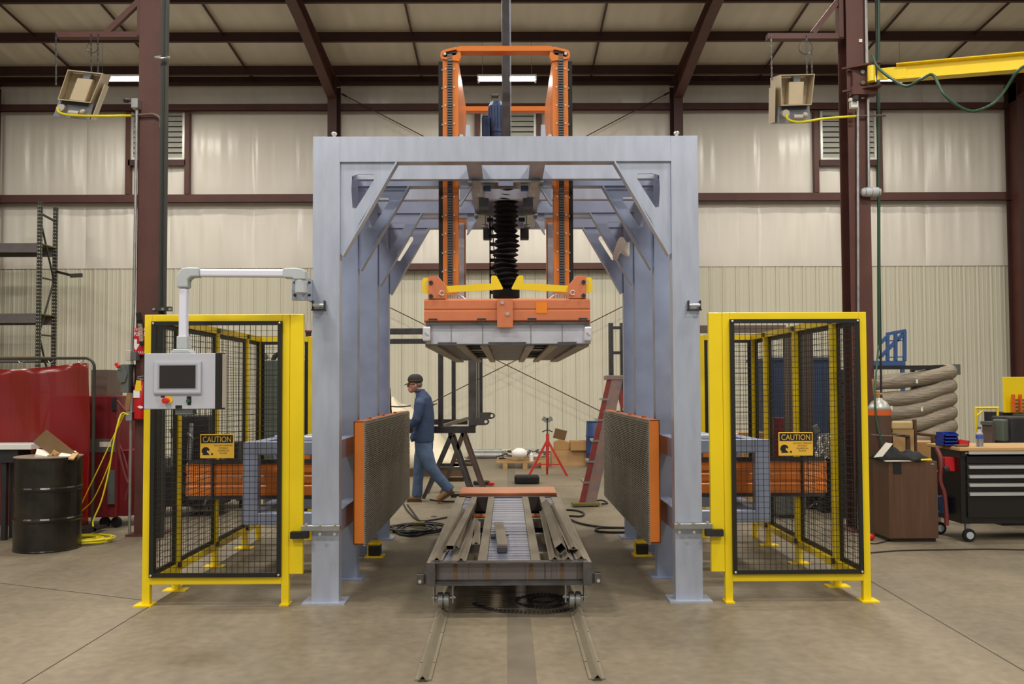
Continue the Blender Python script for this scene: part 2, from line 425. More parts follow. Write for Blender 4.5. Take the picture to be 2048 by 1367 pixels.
MB().box(-19, -15.3, -9, 19.6, 9.5, 11.15).build('roof_edge', 'roof_insulation', ceil); MB().box(15.3, 19, -9, 19.6, 9.5, 11.15).build('roof_edge', 'roof_insulation', ceil)
for j, y in enumerate(PY[:14]):
    z = roof(y)
    m = MB(); m.box(-15.3, 15.3, y-.006, y+.006, z-.21, z-.0); m.box(-15.3, 15.3, y-.07, y, z-.215, z-.2); m.box(-15.3, 15.3, y, y+.07, z-.075, z-.06)
    if j == 0: m.box(-15.3, 15.3, y-.09, y-.08, z-.215, z-.15)
    m.build('purlin', 'dark_red_steel', ceil)
# seam bars running up the slope between the rafters
for i in range(1, 16):
    x = xs[i]
    if min(abs(x-c) for c in (-11.49, -3.83, 3.83, 11.49)) < .3: continue
    for j in range(len(PY)-1):
        if PY[j+1] < 9: break
        y0, y1 = PY[j+1], PY[j]
        MB().bar((x, y0+.01, roof(y0)-.06), (x, y1-.01, roof(y1)-.06), .035, .035).build('sag_rod', 'dark_red_steel', ceil)
for i, X in enumerate((-11.49, -3.83, 3.83, 11.45)):
    t = thing('roof_rafter', ['tapered red roof rafter at the far left of the hall', 'tapered red roof rafter rising left of the orange mast frame', 'tapered red roof rafter rising right of the orange mast frame', 'tapered red roof rafter at the far right of the hall'][i], 'rafter', (X, 19, 8), 'tapered roof rafters')
    zt = lambda y: roof(y)-.225
    low = [(18.9, 7.95), (15.9, 8.42), (9.6, 9.02), (-2, 9.95)]
    poly = [(y, z) for y, z in low]+[(-2, zt(-2)), (19.38, zt(19.38)), (19.38, 7.95)]
    MB().prism(poly, (X-.006, 0, 0), (0,1,0), (0,0,1), (.012, 0, 0)).build('web', 'rafter_red', t)
    for a, b in zip(low[:-1], low[1:]):
        MB().bar((X, a[0], a[1]), (X, b[0], b[1]), .2, .016).build('bottom_flange', 'rafter_red', t)
    MB().bar((X, -2, zt(-2)-.01), (X, 19.38, zt(19.38)-.01), .2, .014).build('top_flange', 'rafter_red', t)
for nm, a, b in (('wall_left', -19.3, -19), ('wall_right', 19, 19.3)):
    tag(MB().box(a, b, -9, YW+.3, 0, 11.3).build(nm, 'plain_wall'), kind='structure')
# low trim along the foot of the back wall
tag(MB().box(-15.2, 15.2, YW-.06, YW-.02, 0, .1).build('baseboard_back', 'liner'), kind='structure')
# crossed bracing rods in the centre bay
def rod(p, q, label):
    m = MB(); m.cyl(p, q, .011, n=8)
    for e, f in ((p, q), (q, p)):
        e = Vector(e); d = (Vector(f)-e).normalized(); m.cyl(e, e+d*.12, .022, n=8)
    return one(m, 'bracing_rod', 'red_steel', label, 'bracing rod', 'crossed bracing rods in the centre bay')
yb = 19.33
rod((-3.7, yb, 3.9), (3.7, yb, .22), 'lower bracing rod falling from upper left to lower right behind the press')
rod((3.7, yb-.04, 3.9), (-3.7, yb-.04, .22), 'lower bracing rod falling from upper right to lower left behind the press')
rod((-3.7, yb, 8.2), (3.7, yb, 4.3), 'upper bracing rod starting high on the left back column')
rod((3.7, yb-.04, 8.2), (-3.7, yb-.04, 4.3), 'upper bracing rod starting high on the right back column')

# louvred wall vents framed in red steel
def louver(px0, py0, px1, py1, label, jambs):
    D = YW-.12; a = at(px0, (py0+py1)/2, D); b = at(px1, (py0+py1)/2, D)
    z1 = at((px0+px1)/2, py0, D).z; z0 = at((px0+px1)/2, py1, D).z; x0, x1 = a.x, b.x
    t = thing('wall_louver', label, 'louver', ((x0+x1)/2, D, z0), 'louvred vents in the back wall')
    m = MB(); wd = .05
    m.box(x0, x0+wd, D-.03, D+.05, z0, z1); m.box(x1-wd, x1, D-.03, D+.05, z0, z1); m.box(x0+wd, x1-wd, D-.03, D+.05, z0, z0+wd); m.box(x0+wd, x1-wd, D-.03, D+.05, z1-wd, z1)
    m.build('vent_frame', 'louver_metal', t)
    MB().box(x0+.02, x1-.02, D+.06, D+.08, z0+.02, z1-.02).build('backing', 'machine_dark', t)
    k = 9; h = (z1-z0-2*wd)/k
    for i in range(k):
        zc = z0+wd+h*(i+.5)
        MB().obox(((x0+x1)/2, D+.015, zc), (x1-x0-2*wd-.004, .006, h*1.05), (R(-28), 0, 0)).build('blade', 'louver_metal', t)
    g = .12
    zb = 5.95; m = MB()
    for X in jambs(x0, x1):
        MB().box(X-.05, X+.05, YW-.2, YW-.05, zb, 7.81).build('jamb', 'red_steel', t)
    MB().box(x0-.04, x1+.04, YW-.2, YW-.1, z0-.14, z0-.01).build('sill', 'dark_red_steel', t)
louver(263, 217, 370, 320, 'wall louvre behind the left foreground column', lambda a, b: (a-.05, b+.07))
louver(1640, 217, 1752, 320, 'wall louvre beside the right foreground column', lambda a, b: (a-.11, b+.06))
louver(961, 217, 1072, 320, 'wall louvre seen through the orange mast frame', lambda a, b: (a-.08, b+.08))

# hanging fluorescent fixtures
for px, lb in ((254, 'lit fluorescent fixture behind the left heater'), (1014, 'lit fluorescent fixture seen inside the orange mast frame'), (1751, 'lit fluorescent fixture behind the yellow jib arm')):
    c = at(px, 157, 17.42); t = thing('fluorescent_fixture', lb, 'light', c, 'hanging fluorescent fixtures')
    MB().prism([(-.14, 0), (-.06, .07), (.06, .07), (.14, 0), (.13, 0), (.055, .06), (-.055, .06), (-.13, 0)], (c.x-.6, c.y, c.z), (0,1,0), (0,0,1), (1.2,0,0)).build('housing', 'white_paint', t)
    for dy in (-.1, .1):
        MB().cyl((c.x-.59, c.y+dy*.8, c.z-.035+(.03 if dy > 0 else 0)), (c.x+.59, c.y+dy*.8, c.z-.035+(.03 if dy > 0 else 0)), .022, n=10).build('tube', 'tube_light', t)
    for dx in (-.5, .5):
        MB().box(c.x+dx*1.17-.015, c.x+dx*1.17+.015, c.y-.12, c.y+.12, c.z-.055, c.z).build('lamp_holder', 'white_paint', t)
        MB().cyl((c.x+dx, c.y, c.z+.06), (c.x+dx, c.y, roof(c.y)-.19), .004, n=5).build('hanging_wire', 'galvanised', t)
    ld = bpy.data.lights.new('fixture_lamp', 'AREA'); ld.shape = 'RECTANGLE'; ld.size = 1.15; ld.size_y = .22; ld.energy = 45; ld.color = (1, .95, .84)
    lo = bpy.data.objects.new('fixture_lamp', ld); COL.objects.link(lo); lo.location = (c.x, c.y, c.z-.07)

# long silver pipe under a purlin, centre ceiling
c = at(0, 52, 17.2)
one(MB().cyl((-15, 17.2, c.z), (15, 17.2, c.z), .022, n=8), 'ceiling_conduit', 'galvanised', 'long thin silver pipe running under the roof purlin across the hall', 'pipe')
# ------------------------------------------------------------------ press frame
def gusset_part(P, s, D, mname):
    # triangular gusset in the top corner; s=-1 left, +1 right; corner at (s*XI, ZB)
    o = (s*XI, D+.02, ZB)
    outer = [(0,0), (.2,0), (.415,0), (.30,-.19), (.15,-.43), (.03,-.68), (0,-.68), (0,-.34)]
    inner = [(.085,-.10), (.14,-.085), (.245,-.088), (.255,-.115), (.185,-.23), (.115,-.34), (.088,-.335), (.08,-.2)]
    m = MB().ring(outer, inner, o, (-s,0,0), (0,0,1), (0,.014,0))
    g = m.build('gusset', mname, P)
    MB().bar((s*(XI-.415), D+.045, ZB), (s*(XI-.02), D+.045, ZB-.69), .09, .012, (1,0,0)).build('gusset_flange', mname, g)
    return g
XO, XI, ZT = 1.415, 1.218, 3.4
ZB = 3.212
pf = thing('press_frame', 'tall blue-grey steel portal frame of the press in the middle of the hall', 'press frame', (0, 7.7, 0))
FD = [6.3, 7.07, 8.17, 8.93]
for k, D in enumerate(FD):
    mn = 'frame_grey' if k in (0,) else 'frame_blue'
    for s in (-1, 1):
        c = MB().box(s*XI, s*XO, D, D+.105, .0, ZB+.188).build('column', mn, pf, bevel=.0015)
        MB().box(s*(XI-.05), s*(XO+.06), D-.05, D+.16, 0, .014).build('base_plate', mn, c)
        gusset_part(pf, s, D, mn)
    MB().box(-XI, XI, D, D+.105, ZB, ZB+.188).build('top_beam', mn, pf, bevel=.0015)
# bracing between the portals
for s in (-1, 1):
    for (z0, z1) in ((1.03, 1.17), (.5, .66)):
                for a_, b_ in ((6.405, 7.07), (7.175, 8.17), (8.275, 8.93)): MB().box(s*(XI+.004), s*(XI+.1), a_, b_, z0, z1).build('side_rail', 'frame_blue', pf)
    # two long beams under the roof of the frame
    MB().box(s*.18, s*.295, 6.405, 8.93, ZB+.001, ZB+.1).build('ceiling_beam', 'frame_grey', pf, bevel=.004)
    MB().box(s*1.25, s*1.38, 6.41, 8.92, ZT-.12, ZT-.03).build('ceiling_beam', 'frame_blue', pf)
    m = MB(); m.cyl((s*1.27, 6.35, ZT), (s*1.27, 6.35, ZT+.03), .012, n=10); m.ell((s*1.27, 6.35, ZT+.035), (.022, .022, .015)); m.build('lifting_knob', 'bolt', pf)
for D in (6.84, 7.6, 8.42):
    MB().box(-1.19, 1.19, D, D+.06, ZB+.0, ZB+.12).build('cross_beam', 'frame_grey', pf, bevel=.004)
# drive mounting plates, brackets and blocks hanging under the cross beams
for D, q in ((6.8, 0), (8.1, 0)):
    for s in (-1, 1):
        p = MB().box(s*.06, s*.3, D, D+.2, ZB-.035, ZB-.02).build('mounting_plate', 'galvanised', pf)
        m = MB(); m.box(s*.19, s*.2, D+.02, D+.1, ZB-.18, ZB-.03); m.cyl((s*.17, D+.02, ZB-.14), (s*.23, D+.02, ZB-.14), .022, n=10); m.build('hanger', 'galvanised', pf)
        MB().box(s*.135, s*.215, D-.01, D+.09, ZB-.26, ZB-.16).build('pad_block', 'machine_dark', pf, bevel=.004)
        MB().box(s*.12, s*.18, D+.06, D+.1, ZB-.085, ZB-.045).build('stop_block', 'motor_blue', pf, bevel=.003)
        # diagonal knee plates carrying the mast guides
        m = MB(); m.prism([(0, 0), (.12, 0), (0, -.2)], (s*.37, D+.12, ZB), (-s,0,0), (0,0,1), (0,.01,0)); m.bar((s*.25, D+.11, ZB-.01), (s*.37, D+.11, ZB-.2), .05, .01, (1,0,0)); m.build('knee_plate', 'frame_grey', pf)
# small roller latches on the front columns
for px, s in ((639, -1), (1387, 1)):
    c = at(px, 611, 6.3)
    m = MB(); m.box(c.x-.045, c.x-.04, 6.25, 6.3, c.z-.035, c.z+.035); m.box(c.x+.04, c.x+.045, 6.25, 6.3, c.z-.035, c.z+.035); m.box(c.x-.05, c.x+.05, 6.294, 6.3, c.z-.036, c.z-.03); m.box(c.x-.05, c.x+.05, 6.25, 6.256, c.z-.04, c.z-.03)
    l = m.build('roller_bracket', 'machine_dark', pf); MB().cyl((c.x-.04, 6.262, c.z), (c.x+.04, 6.262, c.z), .013, n=12).build('roller', 'bolt', l)
# clamp plates low on the front columns
for s in (-1, 1):
    z = .53
    m = MB(); m.box(s*1.2, s*1.475, 6.235, 6.297, z, z+.04); c = m.build('clamp_plate', 'galvanised', pf, bevel=.003)
    m = MB()
    for x in (1.235, 1.34, 1.44):
        m.cyl((s*x, 6.225, z-.02), (s*x, 6.235, z-.02), .011, n=6); m.cyl((s*x, 6.24, z+.04), (s*x, 6.24, z+.055), .012, n=6)
    m.each('bolt', 'bolt', c)
    MB().box(s*1.425, s*1.55, 6.215, 6.275, z-.05, z-.002).build('end_block', 'black_paint' if s < 0 else 'machine_dark', c)
# outboard housings that guide the side rams
for s in (-1, 1):
    for D in (7.2, 8.15):
        x0, x1 = 1.415, 2.19
        m = MB(); m.box(s*(x1-.125), s*x1, D, D+.1, .425, 1.11); p = m.build('housing_post', 'frame_blue', pf, bevel=.008)
        MB().box(s*(x1-.125), s*(x0-.02), D, D+.1, 1.0, 1.11).build('housing_beam', 'frame_blue', pf, bevel=.008)
        MB().box(s*(x1-.125), s*(x0-.02), D, D+.1, .425, .525).build('housing_beam', 'frame_blue', pf, bevel=.008)
    MB().box(s*1.42, s*1.75, 7.25, 8.2, 1.112, 1.15).build('housing_cover', 'frame_grey', pf, bevel=.006)
    MB().box(s*2.07, s*2.185, 7.3, 8.15, 1.0, 1.1).build('housing_tie', 'frame_blue', pf); MB().box(s*2.07, s*2.185, 7.3, 8.15, .43, .52).build('housing_tie', 'frame_blue', pf)
    m = MB(); m.lathe([(.0, 0), (.045, 0), (.045, .12), (.0, .12)], (s*1.82, 7.34, .57), 16, 'Y'); m.box(s*1.76, s*1.88, 7.32, 7.5, .525, .57); m.build('guide_roller', 'dark_steel', pf)

# ------------------------------------------------------------------ side platens with their orange rams
for s in (-1, 1):
    t = thing('side_platen', 'orange-edged ribbed pressing plate with ram on the %s side of the press' % ('left' if s < 0 else 'right'), 'press plate', (s*1.1, 7.8, .385), 'side pressing plates')
    x0, x1, y0, y1, z0, z1 = 1.07, 1.15, 6.5, 9.45, .385, 1.305
    m = MB(); m.box(s*x0, s*x1, y0, y0+.015, z0, z1); m.box(s*x0, s*x1, y1-.015, y1, z0, z1)
    m.box(s*x0, s*x1, y0, y1, z1-.012, z1); m.box(s*x0, s*x1, y0, y1, z0, z0+.012); m.box(s*(x1-.012), s*x1, y0, y1, z0, z1)
    m.build('plate_body', 'orange', t, bevel=.004)
    m = MB().box(s*(x0-.004), s*(x0+.004), y0+.001, y1, z0-.012, z1-.006); nr = 58; h = (z1-z0)/nr
    for i in range(nr): m.box(s*(x0-.014), s*(x0-.004), y0+.001, y1, z0-.01+h*i, z0-.01+h*i+h*.55)
    f = m.build('ribbed_face', 'ribbed_steel', t); f['kind'] = 'stuff'
    m = MB()
    for yy in (7.0, 7.75, 8.6): m.cyl((s*(x0+.04), yy, z1), (s*(x0+.04), yy, z1+.012), .018, n=6)
    m.each('bolt', 'orange', t)
    # ram beam: rolled section with shallow grooves
    D = 7.7; X1 = 2.80
    prf = [(0,.62), (.0,.70), (.008,.71), (.008,.72), (0,.73), (0,.785), (.008,.795), (.008,.81), (0,.82), (0,.89), (.01,.905), (.24,.905), (.24,.62)]
    MB().prism([(p[0], p[1]) for p in prf], (s*1.15, D-.12, 0), (0,1,0), (0,0,1), (s*(X1-1.15),0,0)).build('ram_beam', 'orange', t, bevel=.003)
    MB().box(s*1.5, s*(X1-.02), D-.135, D-.121, .9, .935).build('wear_strip', 'dark_steel', t); MB().box(s*1.5, s*(X1-.02), D-.135, D-.121, .59, .622).build('wear_strip', 'dark_steel', t)
    MB().box(s*1.72, s*1.9, D-.1, D+.1, .925, .985).build('stop_bracket', 'orange', t, bevel=.004)
    m = MB()
    for x in (1.6, 1.95, 2.32, 2.65): m.cyl((s*x, D-.13, .785), (s*x, D-.118, .785), .012, n=6)
    m.each('bolt', 'bolt', t)

# ------------------------------------------------------------------ lift carriage (masts and upper platen)
lc = thing('lift_carriage', 'orange lift carriage with four masts carrying the raised upper platen', 'press carriage', (0, 7.7, 1.85))
ZM = 4.335
for s in (-1, 1):
    for D, nm in ((6.97, 0), (8.6, 1)):
        x0, x1 = .385 if not nm else .405, .512
        z0 = 2.17
        m = MB(); m.box(s*x0, s*x1, D, D+.012, z0, ZM-.05); m.box(s*x0, s*(x0+.012), D+.012, D+.09, z0, ZM-.05); m.box(s*(x1-.012), s*x1, D+.012, D+.09, z0, ZM-.05)
        ms = m.build('mast', 'orange', lc, bevel=.002)
        if nm: MB().box(s*(x0+.012), s*(x1-.02), D-.006, D-.001, z0, 3.2).build('wear_face', 'aluminium', ms)
        if not nm:
            m = MB(); m.box(s*.432, s*.474, D-.006, D-.001, 2.36, ZM-.06); k = 0; z = 2.36
            while z < ZM-.08: m.box(s*.434, s*.472, D-.018, D-.006, z, z+.012); z += .021
            g = m.build('gear_rack', 'mill_steel', ms); g['kind'] = 'stuff'
            MB().box(s*(x1+.002), s*(x1+.034), D+.005, D+.06, 2.3, ZM-.12).build('guide_strip', 'black_rubber', ms)
            m = MB(); z = 2.5
            while z < ZM-.1:
                for x in (.418, .488): m.cyl((s*x, D-.006, z), (s*x, D, z), .008, n=6)
                m.cyl((s*(x1), D-.002, z-.01), (s*(x1)+s*.008, D-.002, z-.01), .008, n=6)
                z += .15
            m.each('bolt', 'bolt', ms)
    # sloping side plate between front and back masts
    MB().prism([(7.06, ZM-.05), (8.59, ZM+.0), (8.59, 3.42), (7.06, 3.42)], (s*.392, 0, 0), (0,1,0), (0,0,1), (s*.01,0,0)).build('side_plate', 'orange', lc)
    # slotted corner at the top of each front mast
    a = [(.515, .0), (.53, .02), (.525, .06), (.50, .075), (.40, .10), (.37, .085), (.36, .02), (.38, -.02)]
    b = [(.495, .014), (.51, .022), (.51, .045), (.495, .056), (.405, .076), (.388, .066), (.388, .044), (.40, .034)]
    m = MB().ring([(p[0], p[1]-.075) for p in a], [(p[0], p[1]-.075) for p in b], (0, 6.955, ZM-.03), (s,0,0), (0,0,1), (0,.06,0)); m.build('slotted_corner', 'orange', lc)
    m = MB(); m.cyl((s*.492, 6.945, ZM-.066), (s*.492, 6.96, ZM-.066), .012, n=10); m.build('bolt', 'bolt', lc)
    MB().box(s*.40, s*.5, 6.97, 6.98, ZM-.09, ZM-.03).build('slot_backing', 'dark_steel', lc)
MB().prism([(-.39, -.045), (.39, -.045), (.40, -.02), (.37, 0), (-.37, 0), (-.40, -.02)], (0, 6.95, ZM), (1,0,0), (0,0,1), (0,.1,0)).build('top_bar', 'orange', lc, bevel=.004)
MB().box(-.42, .42, 8.58, 8.66, ZM-.012, ZM+.04).build('top_bar', 'orange', lc, bevel=.006)
for s in (-1, 1):
    MB().box(s*.46, s*.50, 7.0, 8.62, ZM-.06, ZM-.01).build('top_tie', 'orange', lc)

D = 5.92
m = MB()
a = at(848, 621, D); b = at(1180.5, 621, D); zt = at(1013, 596.5, D).z; zb = at(1013, 646, D).z; XC = (a.x+b.x)/2; HW = (b.x-a.x)/2
prf = [(0, zt-.15), (0, zt-.085), (.006, zt-.08), (.006, zt-.075), (0, zt-.07), (0, zt-.012), (.012, zt), (.14, zt), (.14, zt-.165), (.02, zt-.165)]
MB().prism(prf, (a.x, D, 0), (0,1,0), (0,0,1), (2*HW,0,0)).build('front_beam', 'orange_deck', lc, bevel=.003)
m = MB(); pb(m, 994, 597, 1026, 655, D-.03, .03); cb = m.build('centre_bracket', 'orange_deck', lc, bevel=.005)
m = MB()
for px, py in ((1004.5, 605), (1015, 627.5)):
    c = at(px, py, D-.03); m.cyl((c.x, D-.04, c.z), (c.x, D-.03, c.z), .013, n=8)
m.each('bolt', 'bolt', cb)
m = MB(); pb(m, 1072, 604, 1094, 625.5, D-.003, .003); m.build('paper_note', 'note_orange', lc)
for s in (-1, 1): MB().box(XC+s*HW, XC+s*(HW-.12), D+.14, 9.5, zb+.03, zt-.01).build('side_beam', 'orange_deck', lc, bevel=.004)
for yy in (7.0, 8.6, 9.35): MB().box(XC-HW+.12, XC+HW-.12, yy-.06, yy+.06, zb+.035, zt-.005).build('inner_beam', 'orange', lc)
MB().box(XC-HW+.02, XC+HW-.02, D+.02, D+.12, zb-.002, zb+.03).build('lower_flange', 'orange', lc)
for px in (866, 963, 1064, 1166):
    m = MB(); c = at(px, 642, D)
    m.box(c.x-.03, c.x+.03, D-.004, D+.03, zb+.024, zb+.034); m.prism([(-.03, .0), (.03, 0), (.02, -.022), (-.018, -.022)], (c.x, D+.004, zb+.026), (1,0,0), (0,0,1), (0,.02,0)); m.build('spacer', 'dark_steel', lc)
# corner lugs and yellow safety arms
for s in (-1, 1):
    P = lambda px, py: (at(1013+s*(px-1013)+ (3 if s > 0 else 0), py, D).x, at(px, py, D).z)
    lug = [(853.5, 597), (853.5, 556), (856, 552), (873, 552), (889, 571), (889, 597)]
    pts = [P(*q) for q in lug]; 
    l = MB().prism(pts, (0, D+.0, 0), (1,0,0), (0,0,1), (0,.02,0)).build('corner_lug', 'orange_deck', lc, bevel=.002)
    m = MB()
    for q in ((859, 565), (859, 592)):
        p = P(*q); m.cyl((p[0], D-.012, p[1]), (p[0], D, p[1]), .015, n=6)
    m.each('bolt', 'machine_dark', l)
    p = P(881, 586); m = MB(); m.tube(arc((p[0], D-.01, p[1]), .016, 0, 5.6, 12), .003); m.cyl((p[0]-.015, D-.02, p[1]-.005), (p[0]-.015, D, p[1]-.005), .008); m.build('pin_ring', 'bolt', l)
    arm = [(889, 584), (889, 570.5), (979, 565.5), (979, 552), (981, 549.5), (989, 550), (991, 552), (1003, 575), (1001.5, 577.5)]
    pts = [P(*q) for q in arm]
    MB().prism(pts, (0, D+.025, 0), (1,0,0), (0,0,1), (0,.012,0)).build('safety_arm', 'yellow_plate', lc)
    outer = [(841, 558), (844, 554.5), (853, 554.5), (862, 556), (862, 585), (853, 585.5), (844, 584.5), (840, 581)]
    inner = [(847.5, 564), (848.5, 563), (852, 563), (853, 564), (853, 567), (852, 568), (848.5, 568), (847.5, 567)]
    MB().ring([P(*q) for q in outer], [P(*q) for q in inner], (0, D+.025, 0), (1,0,0), (0,0,1), (0,.012,0)).build('safety_arm_end', 'yellow_plate', lc)
    # cluster of fittings behind the lug
    m = MB()
    for i in range(5):
        p = P(893+i*5, 590); m.cyl((p[0], D+.06, zt), (p[0], D+.06, zt+.03+.012*(i % 2)), .009, n=8)
    m.tube(spline([(P(900, 590)[0], D+.1, zt+.01), (P(912, 588)[0], D+.1, zt+.035), (P(926, 592)[0], D+.1, zt+.005)]), .007); m.build('hose_fitting', 'bolt', lc)
# aluminium channel box of the upper platen
z1 = at(1013, 649, D).z; z0 = at(1013, 687, D).z
xl, xr = at(865, 668, D).x, at(1168, 668, D).x
m = MB(); m.box(xl-.04, xr+.04, D+.03, D+.045, z0, z1); m.build('channel_web', 'aluminium', lc)
for s, e, in ((-1, xl), (1, xr)): MB().box(e+s*.012, e+s*.045, D, 9.5, z0, z1).build('channel_side', 'bare_steel', lc)
m = MB(); m.box(at(852, 648, D).x, at(1179, 648, D).x, D-.01, 9.52, z1, z1+.016); m.build('top_sheet', 'mill_steel', lc)
for px in (902, 965, 1062, 1125):
    c = at(px, 668, D); MB().box(c.x-.003, c.x+.003, D+.027, D+.031, z0+.003, z1-.002).build('weld_seam', 'galvanised', lc)
for px0, px1 in ((845, 861), (1169, 1184)):
    m = MB(); pb(m, px0, 652, px1, 682, D-.01, .08); e = m.build('corner_block', 'aluminium', lc, bevel=.012)
    c = at((px0+px1)/2, 667, D-.02); MB().bar((c.x-.012, D-.016, c.z+.01), (c.x+.012, D-.016, c.z-.01), .008, .008).build('slot_mark', 'bolt', e)
# underside: face plate frame with long strips
xa, xb = at(850.5, 688, D).x, at(1178, 688, D).x; W_ = xb-xa
MB().box(xa, xb, D-.01, D+.01, z0-.008, z0).build('lip', 'mill_steel', lc)
for f0, f1 in ((0, .075), (.19, .245), (.335, .385), (.615, .665), (.755, .81), (.925, 1)):
    MB().box(xa+W_*f0, xa+W_*f1, D+.01, 9.54, z0-.02, z0-.001).build('long_strip', 'rail_steel', lc)
for f0, f1 in ((.075, .19), (.385, .615), (.81, .925)):
    k = 70; L_ = (9.54-D-.02)/k
    m = MB()
    for i in range(k): m.box(xa+W_*f0, xa+W_*f1, D+.012+L_*i, D+.012+L_*i+L_*.78, z0+.0, z0+.012)
    q = m.build('slat_field', 'mill_steel', lc); q['kind'] = 'stuff'
for yy in (6.6, 7.4, 8.2, 9.0): MB().box(xa+.05, xb-.05, yy, yy+.06, z0+.005, z0+.08).build('inner_rib', 'mill_steel', lc)
for fx in (.29, .71):
    for yy in (6.9, 8.6): MB().cyl((xa+W_*fx, yy, z0+.0), (xa+W_*fx, yy, z1-.01), .13, n=20).build('spring_housing', 'dark_steel', lc)

# ------------------------------------------------------------------ screw drive in the middle
sd = thing('lift_screw', 'black accordion bellows and tall grey tube of the central lifting screw', 'screw drive', (0, 7.7, 2.2))
prof = []; z = at(1013, 378, 7.7).z; zbm = at(1013, 575, 7.7).z; n = 20; h = (z-zbm)/n
for i in range(n):
    prof += [(.078, zbm+h*i), (.114, zbm+h*(i+.5))]
prof.append((.074, z))
prof = [(.05, zbm-.06), (.05, zbm-.02)] + prof
lay = MB()
# slightly uneven pleats
vs = []; fs = []; N_ = 28
for k, (r, zz) in enumerate(prof):
    for i in range(N_):
        t = 2*math.pi*i/N_; q = r*(1+.05*math.sin(3*t+k*.4)*(r > .1))+(0.006*math.sin(k*1.7))
        vs.append((q*math.cos(t)+.004*math.sin(k*.35), 7.7+q*math.sin(t), zz+.007*math.sin(2*t+k*.5)))
for k in range(len(prof)-1):
    for i in range(N_): fs.append((k*N_+i, k*N_+(i+1) % N_, (k+1)*N_+(i+1) % N_, (k+1)*N_+i))
lay.add(vs, fs).build('bellows', 'black_rubber', sd)
MB().lathe([(.06, zbm-.09), (.12, zbm-.09), (.12, zbm-.02), (.05, zbm-.015), (.05, zbm+.02)], (0, 7.7, 0)).build('bellows_foot', 'black_rubber', sd)
MB().lathe([(.0, z), (.074, z), (.074, z+.035), (.068, z+.036), (.068, z+.09), (0, z+.09)], (0, 7.7, 0), 28).build('steel_collar', 'aluminium', sd, smooth=False)
MB().box(-.27, .27, 7.5, 7.9, z+.09, z+.105).build('drive_plate', 'galvanised', sd)
MB().box(-.12, .12, 7.58, 7.86, z+.106, 3.5).build('gearbox', 'motor_blue', sd, bevel=.02)
MB().box(at(1003.5, 130, 7.6).x, at(1020, 130, 7.6).x, 7.56, 7.64, 3.42, 5.6).build('guard_tube', 'dark_steel', sd, bevel=.006)
MB().box(at(1020.5, 130, 7.6).x, at(1022, 130, 7.6).x, 7.58, 7.62, 3.42, 5.6).build('guard_edge', 'frame_grey', sd)
m = MB(); cx = at(993, 220, 8.0).x
m.lathe([(.0, 3.4), (.075, 3.4), (.075, 3.44), (.075, 3.9), (.07, 3.905), (.0745, 3.91), (.0745, 4.16), (.055, 4.2), (0, 4.21)], (cx, 7.95, 0), 24)
mo = m.build('motor', 'motor_blue', sd)
m = MB()
for i in range(14):
    t = 2*math.pi*i/14; m.bar((cx+.075*math.cos(t), 7.95+.075*math.sin(t), 3.95), (cx+.075*math.cos(t), 7.95+.075*math.sin(t), 4.15), .006, .012)
m.build('cooling_fin', 'motor_blue', mo)
MB().box(cx-.135, cx-.06, 7.88, 8.0, 3.4, 4.05).build('motor_gear_head', 'motor_blue', sd, bevel=.01)
m = MB(); x0, x1 = cx-.06, cx+.03
m.box(x0, x0+.01, 8.02, 8.1, 3.8, 4.3); m.box(x1-.01, x1, 8.02, 8.1, 3.8, 4.3); m.box(x0, x1, 8.02, 8.1, 4.29, 4.31); m.box(x0+.01, x1-.01, 8.05, 8.07, 4.18, 4.25); m.build('terminal_bracket', 'cabinet_grey', sd)
for s in (-1, 1):
    x = s*(at(1085, 250, 7.2).x)
    m = MB().prism([(-.03, 0), (.03, 0), (.012, .3), (-.02, .3)], (x if s > 0 else x, 7.0, 3.22+.18), (s*1,0,0), (0,0,1), (0,.02,0)); m.build('guide_fin', 'frame_grey', sd)
    q = MB().box(x+s*.04, x+s*.08, 7.0, 7.1, 3.4, 3.62).build('guide_roller_box', 'green', sd, bevel=.004)
    MB().cyl((x+s*.05, 6.98, 3.6), (x+s*.05, 7.0, 3.6), .018).build('roller_nut', 'bolt', q)
# cable carrier beside the bellows
m = MB(); x0, x1 = -.155, -.045; zc = 2.35
m.box(x0, x0+.012, 8.0, 8.06, 2.3, 3.15)
while zc < 3.1: m.box(x0, x1, 8.0, 8.05, zc, zc+.028); zc += .075
o = one(m, 'cable_carrier', 'black_rubber', 'ladder-like black cable carrier hanging beside the bellows', 'cable carrier')
MB().tube([(-.13, 8.03, 3.1), (-.11, 8.03, 2.8), (-.085, 8.03, 2.3)], .005).build('air_line', 'rail_blue', o)
# drop the offset of the child built in world space
# ------------------------------------------------------------------ transfer cart on rails
cx = .012
ct = thing('platen_cart', 'low bare steel transfer cart with slatted deck standing on the floor rails', 'cart', (cx, 7.6, 0))
y0, y1, zt, zb = 5.86, 9.42, .377, .222
m = MB(); m.box(cx-.53, cx+.53, y0, y0+.07, zt-.008, zt); m.box(cx-.53, cx+.53, y0, y0+.07, zb, zb+.01); m.box(cx-.53, cx+.53, y0+.055, y0+.07, zb+.01, zt-.008); m.box(cx-.5, cx+.5, y0+.02, y0+.055, zb+.01, zb+.022)
m.build('front_channel', 'mill_steel', ct)
m = MB(); m.box(cx-.51, cx+.51, y0+.05, y0+.054, zb+.03, zt-.01); m.build('channel_web', 'cart_web', ct)
for x in (-.365, -.145, .15, .36): MB().box(cx+x-.012, cx+x+.012, y0+.046, y0+.05, zb+.03, zt-.01).build('rust_band', 'cardboard_dark', ct)
